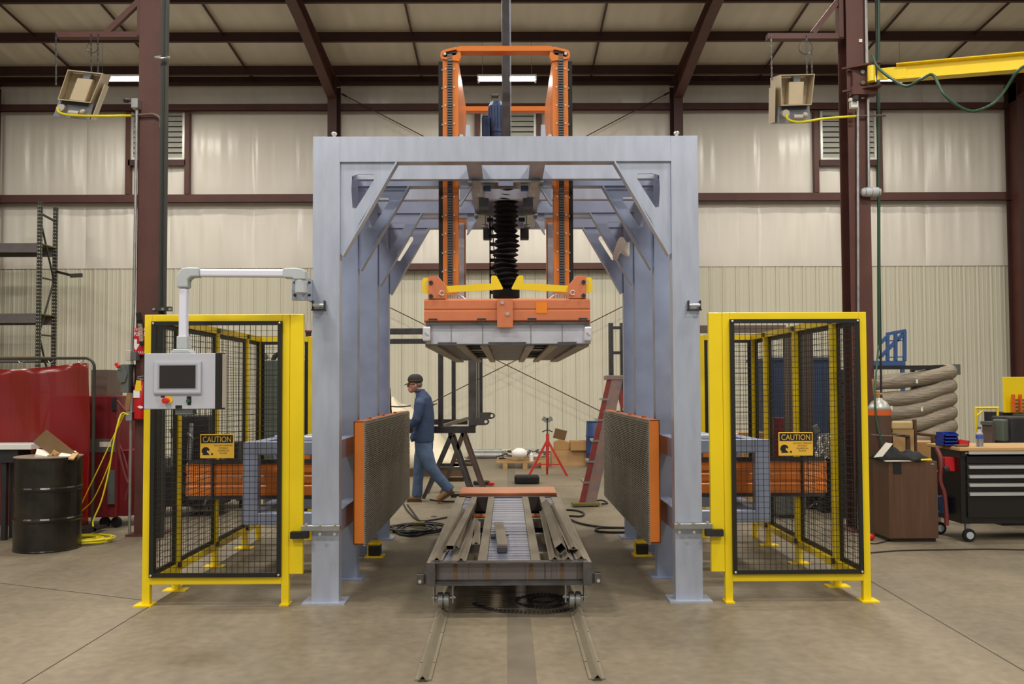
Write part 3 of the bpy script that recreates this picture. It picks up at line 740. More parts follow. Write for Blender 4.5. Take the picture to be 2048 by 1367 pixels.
for s in (-1, 1):
    MB().box(cx+s*.53, cx+s*.556, y0, y1, zb, zt).build('side_beam', 'bare_steel', ct, bevel=.003)
    MB().box(cx+s*.46, cx+s*.53, y0+.07, y1, zt-.01, zt).build('side_flange', 'bare_steel', ct)
    e = MB().box(cx+s*.498, cx+s*.555, y0-.012, y0, zb, zt).build('end_plate', 'mill_steel', ct)
    # side lug
    m = MB(); m.box(cx+s*.575, cx+s*.62, y0+.0, y0+.05, zb+.005, zb+.075); m.box(cx+s*.555, cx+s*.62, y0+.03, y0+.05, zb+.005, zb+.075); l = m.build('side_lug', 'mill_steel', ct)
    MB().cyl((cx+s*.6, y0-.01, zb+.03), (cx+s*.6, y0, zb+.03), .012, n=8).build('bolt', 'bolt', l)
    for yy in (5.99, 9.25):
        xw = cx+s*.45
        m = MB(); m.box(xw-.07, xw-.06, yy-.045, yy+.045, .085, zb-.01); m.box(xw+.06, xw+.07, yy-.045, yy+.045, .085, zb-.01); m.box(xw-.1, xw+.1, yy-.06, yy+.06, zb-.012, zb); wf = m.build('wheel_fork', 'galvanised', ct)
        m = MB().lathe([(.0, -.042), (.045, -.042), (.052, -.035), (.052, -.006), (.036, -.003), (.036, .003), (.052, .006), (.052, .035), (.045, .042), (0, .042)], (xw, yy, .098), 26, 'X'); m.build('wheel', 'galvanised', wf)
        MB().cyl((xw-.082, yy, .115), (xw+.082, yy, .115), .012, n=10).build('axle', 'chrome', wf)
MB().box(cx-.53, cx+.53, y1-.07, y1, zb, zt).build('rear_channel', 'mill_steel', ct)
for f0, f1 in ((-.395, -.335), (-.215, -.15), (.15, .215), (.335, .395)):
    MB().box(cx+f0, cx+f1, y0+.07, y1-.07, zt-.06, zt).build('long_bar', 'bare_steel', ct, bevel=.003)
for yy in (6.5, 7.35, 8.2):
    MB().box(cx-.53, cx+.53, yy, yy+.06, zb+.01, zt-.062).build('cross_member', 'bare_steel', ct)
sl = None
for f0, f1 in ((-.46, -.395), (-.15, .15), (.395, .46)):
    k = 50; L_ = (y1-y0-.14)/k
    base = None
    for i in range(k):
        yy = y0+.07+L_*i
        if base is None:
            base = MB().box(cx+f0+.002, cx+f1-.002, yy, yy+L_*.80, zt-.03, zt-.006).build('deck_slat', 'silver_deck', ct); 
        else:
            q = base.copy(); COL.objects.link(q); q.location = (0, L_*i, -random.random()*.006)
# orange plate of the drive behind the cart
dr = thing('cart_drive', 'orange topped blue-grey drive unit at the far end of the cart', 'cart drive', (cx, 9.8, 0))
MB().box(cx-.53, cx+.53, 9.46, 10.05, .365, .405).build('cover_plate', 'orange_deck', dr, bevel=.006)
MB().box(cx-.5, cx+.5, 9.5, 10.0, .0, .3).build('drive_body', 'motor_blue', dr, bevel=.01)
MB().box(cx-.5, cx+.5, 9.5, 9.99, .301, .33).build('drive_flange', 'orange', dr)
MB().box(cx-.42, cx+.42, 9.0, 9.2, .12, .215).build('drive_beam', 'frame_blue', dr); MB().box(cx-.42, cx+.42, 8.99, 9.2, .2155, .222).build('beam_cap', 'orange', dr); MB().box(cx-.42, cx+.42, 9.02, 9.2, .02, .119).build('beam_skirt', 'black_paint', dr)
for s in (-1, 1): MB().box(cx+s*.43, cx+s*.47, 9.1, 9.5, .05, .2).build('drive_link', 'frame_blue', dr)
MB().box(cx-.3, cx+.3, 9.55, 9.95, .331, .364).build('pad', 'conveyor_grey', dr)
# angle iron rails on flat bars
for s, lb in ((-1, 'left inverted angle-iron floor rail in front of the cart'), (1, 'right inverted angle-iron floor rail in front of the cart')):
    x = s*.462+cx; ya, yb_ = 4.62, 10.6
    t = thing('floor_rail', lb, 'rail', (x, ya, 0), 'floor rails of the cart')
    MB().box(x-.044, x+.044, ya+.02, yb_, .0005, .008).build('flat_bar', 'rail_steel', t)
    MB().prism([(-.028, .008), (0, .040), (.028, .008), (.021, .008), (0, .031), (-.021, .008)], (x, ya, 0), (1,0,0), (0,0,1), (0, yb_-ya, 0)).build('angle_iron', 'rail_steel', t)
    for i in range(9):
        for q in (-1, 1): MB().cyl((x+q*.036, ya+.3+i*.6, .008), (x+q*.036, ya+.3+i*.6, .0095), .005, n=8).build('bolt_hole', 'black_paint', t)
# steel stock lying on the cart
def angle_stock(p, q, sz, lb, flip=False):
    p, q = Vector(p), Vector(q); d = (q-p).normalized(); u = Vector((d.y, -d.x, 0)).normalized()
    s2 = sz*.66; pr = [(-s2, .006), (0, s2+.006), (s2, .006), (s2*.8, .006), (0, s2*.78+.006), (-s2*.8, .006)]
    one(MB().prism(pr, p, u, (0,0,1), q-p).prism([(-sz, 0), (sz, 0), (sz, .006), (-sz, .006)], p+d*.01, u, (0,0,1), q-p), 'angle_bar', 'bare_steel', lb, 'steel bar', 'steel stock on the cart')
def tube_stock(p, q, sz, lb, rot=0.0, inner='bare_steel', flat=1.0):
    p, q = Vector(p), Vector(q); d = (q-p).normalized(); u = Vector((d.y, -d.x, 0)).normalized(); v = Vector((0,0,1))
    U = u*math.cos(rot)+v*math.sin(rot); V = -u*math.sin(rot)+v*math.cos(rot); h = sz/2; g = h*.93; hv = h*(flat); gv = hv*.9
    one(MB().ring([(-h,-hv), (h,-hv), (h,hv), (-h,hv)], [(-g,-gv), (g,-gv), (g,gv), (-g,gv)], p, U, V, q-p), 'square_tube', inner, lb, 'steel tube', 'steel stock on the cart')
zc = zt+.001
angle_stock((cx-.49, 5.9, zc), (cx-.43, 8.3, zc), .036, 'leftmost angle bar lying along the left edge of the cart')
angle_stock((cx-.325, 5.88, zc), (cx-.30, 7.7, zc), .034, 'angle bar ending at the cart front just left of the open bay')
angle_stock((cx-.39, 6.35, zc), (cx-.37, 8.7, zc), .036, 'angle bar under the small square tube, left stack on the cart')
tube_stock((cx-.415, 6.12, zc+.05), (cx-.345, 8.3, zc+.055), .054, 'small rectangular tube lying on top of the left stack of bars', flat=.6)
angle_stock((cx-.465, 6.2, zc), (cx-.405, 7.9, zc), .025, 'thin angle bar behind the square tube on the left of the cart')
angle_stock((cx-.245, 6.5, zc), (cx-.275, 7.6, zc), .03, 'short angle bar overhanging the left open bay of the cart')
angle_stock((cx+.31, 5.9, zc), (cx+.33, 8.2, zc), .038, 'angle bar beside the right open bay of the cart')
angle_stock((cx+.40, 5.9, zc), (cx+.385, 8.1, zc), .036, 'angle bar under the tilted square tube on the cart')
angle_stock((cx+.49, 5.92, zc), (cx+.445, 8.2, zc), .036, 'rightmost angle bar along the right edge of the cart')
tube_stock((cx+.355, 5.97, zc+.068), (cx+.36, 8.35, zc+.06), .06, 'square tube turned on its corner on the right stack of bars', R(38), 'bare_steel')
angle_stock((cx+.452, 6.1, zc+.035), (cx+.42, 8.35, zc+.03), .034, 'angle bar laid over its neighbours at the right of the cart')
t = thing('flat_bar_piece', 'short flat bar resting on rollers in the middle of the cart deck', 'steel bar', (cx-.06, 6.5, zt))
MB().bar((cx-.045, 6.25, zt+.045), (cx-.085, 7.35, zt+.035), .075, .012).build('flat', 'bare_steel', t)
m = MB(); m.box(cx-.085, cx-.01, 6.2, 6.26, zt-.002, zt+.038); m.build('clamp', 'dark_steel', t, bevel=.004)
MB().cyl((cx-.1, 6.75, zt+.02), (cx-.0, 6.75, zt+.02), .016).build('roller_pin', 'chrome', t); MB().cyl((cx-.14, 6.75, zt+.02), (cx-.1, 6.75, zt+.02), .022).build('pin_head', 'machine_dark', t)
# roller chain lying on the floor under the front of the cart
t = thing('roller_chain', 'long black roller chain coiled on the floor under the cart front', 'chain', (.1, 6.3, 0))
pts = spline([(-.25, 6.25, .012), (-.1, 6.06, .012), (.1, 5.99, .012), (.3, 5.99, .012), (.45, 6.12, .012), (.42, 6.4, .012), (.25, 6.5, .012), (.08, 6.38, .012), (.12, 6.2, .012), (.28, 6.12, .012), (.4, 6.25, .012), (.32, 6.4, .02), (.2, 6.38, .02), (.16, 6.27, .02), (.28, 6.22, .02), (.33, 6.3, .02)], 14)
m = MB(); acc = 0
for a, b in zip(pts[:-1], pts[1:]):
    d = b-a; acc += d.length
    if acc < .019: continue
    acc = 0; u = d.normalized(); sd_ = Vector((-u.y, u.x, 0))
    c = (a+b)/2
    m.cyl(c-sd_*.012, c+sd_*.012, .006, n=6); m.bar(c-sd_*.013-u*.009, c-sd_*.013+u*.009, .003, .013); m.bar(c+sd_*.013-u*.009, c+sd_*.013+u*.009, .003, .013)
q = m.build('chain_links', 'dark_steel', t); q['kind'] = 'stuff'
# ------------------------------------------------------------------ yellow mesh fences
def mesh_panel(P, a, b, z0, z1, fr=.03, step=.04, boltz=True):
    # black framed wire mesh between plan points a and b (left to right), parent P
    a = Vector((a[0], a[1], 0)); b = Vector((b[0], b[1], 0)); d = (b-a).normalized(); Ln = (b-a).length
    nrm = Vector((d.y, -d.x, 0)); nrm = nrm if nrm.y < 0 or (abs(nrm.y) < .01) else -nrm
    def pt(t, z, o=0): return a + d*t + nrm*o + Vector((0, 0, z))
    m = MB()
    for (t0, t1, zz0, zz1) in ((0, Ln, z0, z0+fr), (0, Ln, z1-fr, z1), (0, fr, z0+fr, z1-fr), (Ln-fr, Ln, z0+fr, z1-fr)):
        vs = [pt(t0, zz0), pt(t1, zz0), pt(t1, zz0, .02), pt(t0, zz0, .02), pt(t0, zz1), pt(t1, zz1), pt(t1, zz1, .02), pt(t0, zz1, .02)]
        m.add(vs, [(0,3,2,1),(4,5,6,7),(0,1,5,4),(1,2,6,5),(2,3,7,6),(3,0,4,7)])
    p = m.build('mesh_panel', 'black_paint', P)
    m = MB(); wr = .0023; n = max(2, round((Ln-2*fr)/step))
    def wire(p0, p1):
        dd = (p1-p0).normalized(); u = dd.orthogonal().normalized()*wr; v = dd.cross(u)
        m.add([p0+u, p0+v, p0-u, p0-v, p1+u, p1+v, p1-u, p1-v], [(0,1,5,4),(1,2,6,5),(2,3,7,6),(3,0,4,7)])
    for i in range(1, n):
        t = fr+(Ln-2*fr)*i/n; wire(pt(t, z0+fr, .008), pt(t, z1-fr, .008))
    n = round((z1-z0-2*fr)/step)
    for i in range(1, n):
        z = z0+fr+(z1-z0-2*fr)*i/n; wire(pt(fr, z, .012), pt(Ln-fr, z, .012))
    q = m.build('wire_mesh', 'black_paint', p, recalc=False); q['kind'] = 'stuff'
    if boltz:
        m = MB()
        for t in (fr*.5, Ln-fr*.5):
            for z in (z0+fr*.5, z1-fr*.5): m.ell(pt(t, z, .024), (.009, .009, .009), 10, 6)
        m.each('bolt', 'bolt', p)
    return p
for s in (-1, 1):
    side = 'left' if s < 0 else 'right'
    t = thing('safety_fence', 'yellow and black wire-mesh guard cage on the %s side of the press' % side, 'safety fence', (s*2.1, 7.6, 0), 'wire-mesh guard cages')
    D = 6.26; zt = 2.09; Y = 'safety_yellow'
    X0, X1, X2 = 1.471, 1.57, 2.62     # plate, inner post, outer post
    MB().box(s*X0, s*(X1-.001), D+.004, D+.044, .22, zt).build('closing_plate', Y, t, bevel=.004)
    MB().box(s*X1, s*(X1+.054), D, D+.05, 0, zt).build('post', Y, t, bevel=.004)
    MB().box(s*(X2-.055), s*X2, D, D+.05, 0, zt).build('post', Y, t, bevel=.004)
    MB().box(s*(X1+.054), s*(X2-.055), D, D+.05, zt-.055, zt).build('top_rail', Y, t, bevel=.004)
    MB().box(s*(X1+.054), s*(X2-.055), D, D+.05, .15, .21).build('bottom_rail', Y, t, bevel=.004)
    xa, xb = sorted((s*(X1+.052), s*(X2-.057)))
    mesh_panel(t, (xa, D-.001), (xb, D-.001), .205, zt-.05)
    MB().box(s*(X2-.075), s*(X2+.05), D-.03, D+.09, 0, .01).build('foot_plate', Y, t); MB().box(s*(X1-.005), s*(X1+.06), D-.03, D+.09, 0, .01).build('foot_plate', Y, t)
    Xs = 2.585
    PYs = [6.72, 7.6, 8.47]
    for k, y in enumerate(PYs):
        p = MB().box(s*(Xs-.052), s*Xs, y, y+.052, 0, zt-.0).build('post', Y, t, bevel=.004)
        MB().box(s*(Xs-.115), s*(Xs+.06), y-.03, y+.08, 0, .01).build('foot_plate', Y, p)
        for z in (zt-.03, .2): MB().box(s*(Xs-.07), s*(Xs-.052), y-.01, y+.03, z-.02, z+.02).build('panel_clip', 'dark_steel', p)
    yc = 8.93
    p = MB().box(s*(Xs-.052), s*Xs, yc, yc+.052, 0, zt).build('post', Y, t, bevel=.004)
    ys = [D+.05]+PYs+[yc]
    for k in range(len(ys)-1):
        a = ys[k]+(.052 if k else 0); b = ys[k+1]
        MB().box(s*(Xs-.05), s*(Xs-.002), a, b, zt-.055, zt-.002).build('top_rail', Y, t)
        MB().box(s*(Xs-.05), s*(Xs-.002), a, b, .15, .205).build('bottom_rail', Y, t)
        mesh_panel(t, (s*(Xs-.012), a+.003), (s*(Xs-.012), b-.003), .205, zt-.055, .035, .05, False)
    # rear panels back to the press
    xr = [Xs-.052, 2.0, 1.5]
    for k in range(2):
        xa, xb = sorted((s*xr[k], s*(xr[k+1]+.05)))
        MB().box(xa, xb, yc, yc+.05, zt-.055, zt-.002).build('top_rail', Y, t); MB().box(xa, xb, yc, yc+.05, .5, .55).build('bottom_rail', Y, t)
        mesh_panel(t, (xa+.003, yc+.02), (xb-.003, yc+.02), .55, zt-.055, .03, .045, False)
        p = MB().box(s*xr[k+1], s*(xr[k+1]+.05), yc, yc+.05, 0, zt).build('post', Y, t, bevel=.004)
        MB().box(s*(xr[k+1]-.03), s*(xr[k+1]+.08), yc-.03, yc+.08, 0, .01).build('foot_plate', Y, p)

# ------------------------------------------------------------------ caution signs wired to the mesh
for (x0, y0, x1, y1), lb in (((400, 867.5, 468, 916), 'yellow and black CAUTION sign on the left mesh guard'), ((1557, 863.5, 1626, 911), 'yellow and black CAUTION sign on the right mesh guard')):
    D = 6.215; m = MB(); pb(m, x0, y0, x1, y1, D, .006); xs = [v.x for v in m.v]; zs = [v.z for v in m.v]
    a, b, c, d = min(xs), max(xs), min(zs), max(zs); W_ = b-a; H_ = d-c; xm = (a+b)/2
    t = thing('caution_sign', lb, 'sign', (xm, D, c), 'caution signs on the guard mesh')
    m.build('sign_board', 'sign_yellow', t, bevel=.003)
    MB().box(a+.008, b-.008, D-.001, D, d-H_*.37, d-.008).build('header', 'print_black', t)
    fontmesh('CAUTION', W_*.83, H_*.235, (xm, D-.0015, d-H_*.215), 'lettering', 'sign_yellow', t)
    zz = d-H_*.47
    for i, s_ in enumerate(('DO NOT OPERATE', 'WITHOUT', 'GUARDS IN', 'PLACE')):
        fontmesh(s_, W_*(.53, .28, .33, .2)[i], H_*.062, (xm+W_*.19, D-.0005, zz-i*H_*.105), 'lettering', 'print_black', t)
    # pictogram: bent figure in a round hood with a square block
    cx_, cz_ = a+W_*.17, c+H_*.3; r = W_*.12
    poly = [(r*math.cos(q), r*math.sin(q)) for q in [R(v) for v in range(20, 216, 15)]] + [(-r*.55, -r*.35), (-r*.8, -r*.95), (r*1.0, -r*.95), (r*.2, -r*.1), (r*.5, r*.28), (r*.8, 0)]
    MB().prism(poly, (cx_, D-.001, cz_), (1,0,0), (0,0,1), (0,.001,0)).build('pictogram', 'print_black', t)
    MB().box(cx_+r*1.35, cx_+r*1.75, D-.001, D, cz_-r*.95, cz_-r*.5).build('pictogram', 'print_black', t)

# ------------------------------------------------------------------ control panel on its swivel arm
D = 5.86; A = lambda px, py, d=D: at(px, py, d)
c = A(363, 761); t = thing('control_panel', 'grey touchscreen control box hanging on a white swivel arm left of the press', 'control panel', (c.x, D, A(363, 818).z))
x0, x1, z0, z1 = A(288, 761).x, A(430, 761).x, A(363, 817.5).z, A(363, 706).z
MB().box(x0, x1, D, D+.09, z0, z1).build('enclosure', 'panel_grey', t, bevel=.004)
MB().box(x0-.006, x0+.0, D+.004, D+.11, z0-.002, z1+.003).build('side_profile', 'black_paint', t)
MB().box(x1, x1+.03, D+.004, D+.12, z0-.004, z1+.004).build('side_profile', 'black_paint', t, bevel=.004)
MB().box(x1+.03, x1+.036, D+.05, D+.13, z0+.005, z1-.005).build('rear_housing', 'beige_plastic', t, bevel=.004)
MB().box(x0+.01, x1+.03, D+.09, D+.13, z0+.005, z1-.005).build('rear_housing', 'beige_plastic', t)
def face(n, px0, py0, px1, py1, m_, d0, d1, bev=0):
    a = A(px0, py0); b = A(px1, py1)
    return MB().box(a.x, b.x, D-d1, D-d0, b.z, a.z).build(n, m_, t, bevel=bev)
bz = face('screen_bezel', 309, 722, 403.5, 788.5, 'panel_bezel', 0, .012, .004)
face('screen_bezel', 310, 724, 402.5, 785, 'panel_grey', .012, .0145, .001)
face('screen_bezel', 317, 727.5, 396, 778, 'panel_bezel', .0145, .0155)
face('screen', 321, 730.5, 392.5, 776, 'screen', .0155, .0165)
c = A(338, 799); MB().cyl((c.x, D-.006, c.z), (c.x, D, c.z), .026, n=24).build('stop_collar', 'yellow_plate', t)
c = A(334, 800.5); m = MB(); m.cyl((c.x+.006, D-.02, c.z), (c.x+.006, D, c.z), .015, n=18); m.cyl((c.x, D-.05, c.z), (c.x+.004, D-.02, c.z), .02, n=20); m.build('emergency_stop', 'estop_red', t, bevel=.004)
face('legend_plate', 322, 791, 329.5, 794.5, 'print_black', 0, .002)
face('selector_plate', 374, 792, 382.5, 805.5, 'print_black', 0, .004); c = A(377.5, 801); MB().cyl((c.x, D-.018, c.z), (c.x, D-.004, c.z), .012, n=16).build('selector_knob', 'green', t)
face('legend_plate', 375, 806, 382, 809.5, 'print_black', 0, .002); face('legend_plate', 351, 810, 364, 817, 'print_black', 0, .002)
m = MB(); a = A(349, 818.5); b = A(384, 829); m.box(a.x, b.x, D+.01, D+.09, b.z+.006, a.z); m.box(a.x+.005, b.x+.004, D+.0, D+.09, b.z, b.z+.012); m.build('latch_tray', 'cabinet_grey', t, bevel=.003)
# arm
yv = D+.06
va, vb = A(368, 576, yv), A(368, 690, yv)
m = MB(); m.box(va.x-.027, va.x+.027, yv-.03, yv+.03, vb.z-.0, va.z); m.build('arm_tube', 'arm_white', t, bevel=.012)
m = MB(); m.prism([(-.075, 0), (.075, 0), (.055, .03), (-.055, .03)], (va.x, yv-.05, z1), (1,0,0), (0,0,1), (0,.1,0)); m.box(va.x-.036, va.x+.036, yv-.038, yv+.038, z1+.03, z1+.12); m.build('arm_coupling', 'arm_grey', t, bevel=.008)
e0 = A(357, 576, yv); 
el = [A(q[0], q[1], yv) for q in ((357, 576), (357, 551), (367, 537), (379, 535.5), (401.5, 536), (401.5, 554), (385, 555), (379, 561), (379, 576))]
MB().prism([(p.x, p.z) for p in el], (0, yv-.042, 0), (1,0,0), (0,0,1), (0,.084,0)).build('arm_elbow', 'arm_grey', t, bevel=.01)
ha, hb = A(400, 546, yv), A(570, 547, yv+.1)
MB().bar((ha.x, yv, ha.z), (hb.x, yv+.1, hb.z), .06, .052).build('arm_tube', 'arm_white', t, bevel=.012)
el = [A(q[0], q[1], yv+.1) for q in ((568, 537.5), (591, 536.5), (607, 538), (613, 543), (613, 560), (590, 560), (586, 557), (568, 556))]
MB().prism([(p.x, p.z) for p in el], (0, yv+.06, 0), (1,0,0), (0,0,1), (0,.084,0)).build('arm_elbow', 'arm_grey', t, bevel=.01)
p0, p1 = A(601, 560, yv+.1), A(601, 586, yv+.1); MB().cyl((p1.x, yv+.1, p1.z), (p0.x, yv+.1, p0.z), .042, n=8).build('swivel_joint', 'arm_grey', t, bevel=.005)
a = at(586.5, 556, 6.2); b = at(624, 601, 6.2)
bp = MB().box(a.x, -1.416, 6.16, 6.2, b.z, a.z).build('wall_bracket', 'frame_grey', t, bevel=.003); MB().box(-1.43, -1.4155, 6.2, 6.39, b.z, a.z).build('wall_bracket', 'frame_grey', t)
MB().box(p0.x-.03, -1.42, yv+.1, 6.16, p1.z+.02, p0.z-.0).build('bracket_arm', 'arm_grey', t, bevel=.004)
m = MB()
for px, py in ((590, 565), (619, 565), (590, 590), (619, 590)):
    q = at(px, py, 6.16); m.cyl((q.x, 6.15, q.z), (q.x, 6.16, q.z), .011, n=6)
m.each('bolt', 'machine_dark', bp)

# ------------------------------------------------------------------ photo sensors under the platens
for px0, py0, px1, py1, lb in ((735, 1072, 765, 1106, 'black and yellow sensor box on the floor under the left pressing plate'), (1267, 1058, 1300, 1090, 'black and yellow sensor box on the floor under the right pressing plate')):
    D = 8.05; c = at((px0+px1)/2, py1, D); t = thing('floor_sensor', lb, 'sensor', (c.x, D, 0), 'floor sensors under the pressing plates')
    MB().box(c.x-.085, c.x+.085, D-.08, D+.08, 0, .012).build('base', 'yellow_plate', t); 
    MB().box(c.x-.055, c.x+.055, D-.05, D+.06, .012, .105).build('body', 'black_paint', t, bevel=.008)
    MB().box(c.x-.06, c.x+.06, D-.06, D+.07, .106, .14).build('cap', 'yellow_plate', t, bevel=.015)
    MB().box(c.x-.07, c.x-.056, D-.02, D+.02, .012, .1).build('strap', 'yellow_plate', t)

# ------------------------------------------------------------------ white rag on the third gusset
def rag(lb, px0, py0, px1, py1, D, m_='rag_white', depth=.05):
    c = at((px0+px1)/2, (py0+py1)/2, D); w_ = abs(at(px1, 0, D).x-at(px0, 0, D).x); h_ = abs(at(0, py0, D).z-at(0, py1, D).z)
    return c, w_, h_
c, w_, h_ = rag('', 1224, 473, 1258, 524, 8.1)
pts = [(-.10, .5), (.18, .52), (.25, .2), (.5, .34), (.42, -.02), (.46, -.42), (.12, -.2), (-.08, -.12), (-.15, -.4), (-.3, -.5), (-.46, -.4), (-.38, -.1), (-.28, .1)]
vs = [(c.x+p[0]*w_*1.15, 8.08+random.uniform(-.03, .02), c.z+p[1]*h_) for p in pts]; cc = (c.x, 8.03, c.z)
m = MB(); n = len(vs); m.add(vs+[cc], [(i, (i+1) % n, n) for i in range(n)])
one(m, 'rag', 'rag_white', 'crumpled white rag hooked on a gusset at the upper right of the press', 'rag', solid=.01, sub=2, smooth=True)
# ------------------------------------------------------------------ foreground columns
def curve_pts(pxs, D): return spline([at(p[0], p[1], (p[2] if len(p) > 2 else D)) for p in pxs])
for s, px, lb in ((-1, 292, 'tall red steel column behind the left mesh guard'), (1, 1727, 'tall red steel column behind the right mesh guard')):
    D = 9.24; c = at(px, 775, D); X = c.x; zt = roof(D)-.5
    t = thing('steel_column', lb, 'column', (X, D, 0), 'large red columns beside the press')
    if s < 0:
        MB().box(X-.115, X+.115, D, D+.25, 0, zt).build('shaft', 'red_steel', t, bevel=.006)
    else:
        MB().box(X-.115, X+.115, D, D+.012, 0, zt).build('flange', 'red_steel', t); MB().box(X-.115, X+.115, D+.24, D+.252, 0, zt).build('flange', 'red_steel', t); MB().box(X-.006, X+.006, D+.012, D+.24, 0, zt).build('web', 'red_steel', t)
    MB().box(X-.18, X+.18, D-.06, D+.31, 0, .02).build('base_plate', 'red_steel', t)
    # bracket that carries the heater
    e = at(105 if s < 0 else 1540, 63, D)
    z = at(200, 63, D).z if s < 0 else at(1620, 66, D).z
    q = MB(); q.box(e.x, X-.11, D+.07, D+.16, z-.03, z+.03); q.build('bracket_arm', 'red_steel', t)
    MB().box(X-.165, X-.118, D+.06, D+.18, z-.02, zt).build('bracket_post', 'red_steel', t)
    a = at(203 if s < 0 else 1633, 58, D)
    MB().bar((a.x, D+.115, a.z), (X-.12, D+.115, at(268, 4, D).z+.1), .05, .06).build('bracket_strut', 'red_steel', t)

# infrared heaters hanging on chains
def heater(cx, cy, lb, roll, D, chains):
    C = at(cx, cy, D); t = thing('gas_heater', lb, 'heater', C, 'gas heaters hanging from column brackets')
    M = Euler((R(14), R(roll), R(10 if roll > 0 else 2))).to_matrix()
    kx = .36 if roll > 0 else 0
    def put(mb): mb.v = [C + M @ Vector((v.x*(1 if roll > 0 else 1+.35*max(0, v.z))+kx*v.z+.04*(roll > 0), v.y, v.z)) for v in mb.v]; return mb
    w2, h2 = .175, .19
    # open reflector shroud facing the viewer, tapering to the burner
    m = MB(); O = [(-w2, .1), (w2, .1), (w2, -.1), (-w2, -.1)]
    m = MB().ring([(-w2, .2), (w2, .2), (w2-.01, -.12), (-w2+.01, -.12)], [(-w2+.008, .19), (w2-.008, .19), (w2-.018, -.11), (-w2+.018, -.11)], (0, -.16, 0), (1,0,0), (0,0,1), (0,.32,0)); put(m).build('shroud', 'heater', t)
    put(MB().box(-w2+.01, w2-.01, .0, .02, -.11, .18)).build('reflector', 'heater', t)
    put(MB().box(-.07, .09, -.11, -.0, -.11, .13)).build('ceramic_burner', 'ceramic', t, bevel=.01)
    put(MB().box(-.02, .05, -.1, -.02, .13, .2)).build('burner_clip', 'heater_silver', t)
    put(MB().prism([(-w2, -.12), (w2, -.12), (w2+.02, -.3), (-w2-.0, -.3)], (0, -.08, 0), (1,0,0), (0,0,1), (0,.2,0))).build('gas_box', 'heater_silver', t, bevel=.006)
    put(MB().box(-.13, .13, -.12, -.08, -.16, -.12)).build('control_strip', 'machine_dark', t)
    m = MB(); m.cyl((-.11, -.16, -.2), (-.11, -.08, -.2), .04); m.cyl((-.02, -.14, -.24), (.08, -.14, -.24), .026); m.ell((.11, -.13, -.22), (.03, .03, .03)); put(m).build('gas_valve', 'beige_plastic', t, smooth=False)
    sx = 1 if roll > 0 else -1
    put(MB().obox((sx*(w2+.035), .0, -.1), (.01, .3, .38), (0, 0, R(sx*8)))).build('side_flap', 'heater', t)
    for (px0, py0, px1, py1) in chains:
        a = at(px0, py0, D); b = at(px1, py1, D); Ln = (a-b).length; n = int(Ln/.03); m = MB()
        for i in range(n):
            p = a.lerp(b, (i+.5)/n); m.obox(p, (.018 if i % 2 else .005, .005 if i % 2 else .018, .034))
        q = m.build('chain', 'dark_steel', t); q['kind'] = 'stuff'
    return t
heater(158, 182, 'tan infrared gas heater hanging from the left column bracket', 3, 9.3, ((112, 68, 112, 170), (182, 68, 183, 152), (196, 68, 196, 150)))
heater(1583, 190, 'tan infrared gas heater hanging from the right column bracket', -2, 9.3, ((1542, 72, 1544, 160), (1613, 70, 1614, 158), (1623, 100, 1625, 170)))
one(MB().tube(curve_pts([(116, 216), (118, 224), (140, 230), (200, 232), (262, 231)], 9.15), .013), 'gas_hose', 'cord_yellow', 'yellow gas hose from the left heater to the column', 'hose', 'yellow gas hoses')
one(MB().tube(curve_pts([(1573, 228), (1577, 239), (1600, 244), (1650, 237), (1712, 232)], 9.15), .013), 'gas_hose', 'cord_yellow', 'yellow gas hose from the right heater to the column', 'hose', 'yellow gas hoses')
one(MB().tube(curve_pts([(262, 231), (290, 229), (308, 229), (320, 238), (320, 256)], 9.2), .014), 'gas_pipe', 'brown_box', 'short brown gas pipe crossing the left column', 'pipe')
one(MB().tube(curve_pts([(1712, 232), (1740, 231), (1771, 231)], 9.2), .012), 'gas_pipe', 'brown_box', 'short gas pipe crossing the right column', 'pipe')
one(MB().tube(arc(at(185, 95, 9.3), .06, 0, 6.2, 18), .004), 'wire_loop', 'dark_steel', 'loop of thin wire hanging beside the left heater chain', 'wire')
one(MB().tube(arc(at(1611, 95, 9.3), .075, 0, 6.2, 18), .004), 'wire_loop', 'dark_steel', 'loop of thin wire hanging beside the right heater chain', 'wire')

# dark strut pole right of the left column
a = at(326, 300, 9.1)
t = thing('strut_pole', 'tall black strut channel running up beside the left red column', 'pole', (a.x, 9.1, 0))
x = a.x; MB().box(x-.033, x+.033, 9.1, 9.15, 0, 9.0).build('channel', 'rack_green', t); MB().box(x-.01, x+.01, 9.092, 9.1, 0, 9.0).build('slot', 'black_paint', t)
q = at(320, 115, 9.08); m = MB(); m.tube(arc((q.x+.02, 9.08, q.z), .07, 0, 6.28, 18, (1,0,0), (0,.6,.35)), .012); m.build('pipe_clamp', 'galvanised', t)
a_, b_ = at(305, 618, 9.05), at(343, 618, 9.05); m = MB(); m.box(a_.x, b_.x, 9.03, 9.08, a_.z-.02, a_.z+.025); m.build('strut_bracket', 'rack_green', t)
for px in (308, 326, 340): q = at(px, 618, 9.02); MB().cyl((q.x, 9.01, q.z), (q.x, 9.03, q.z), .016, n=6).build('bolt', 'galvanised', t)

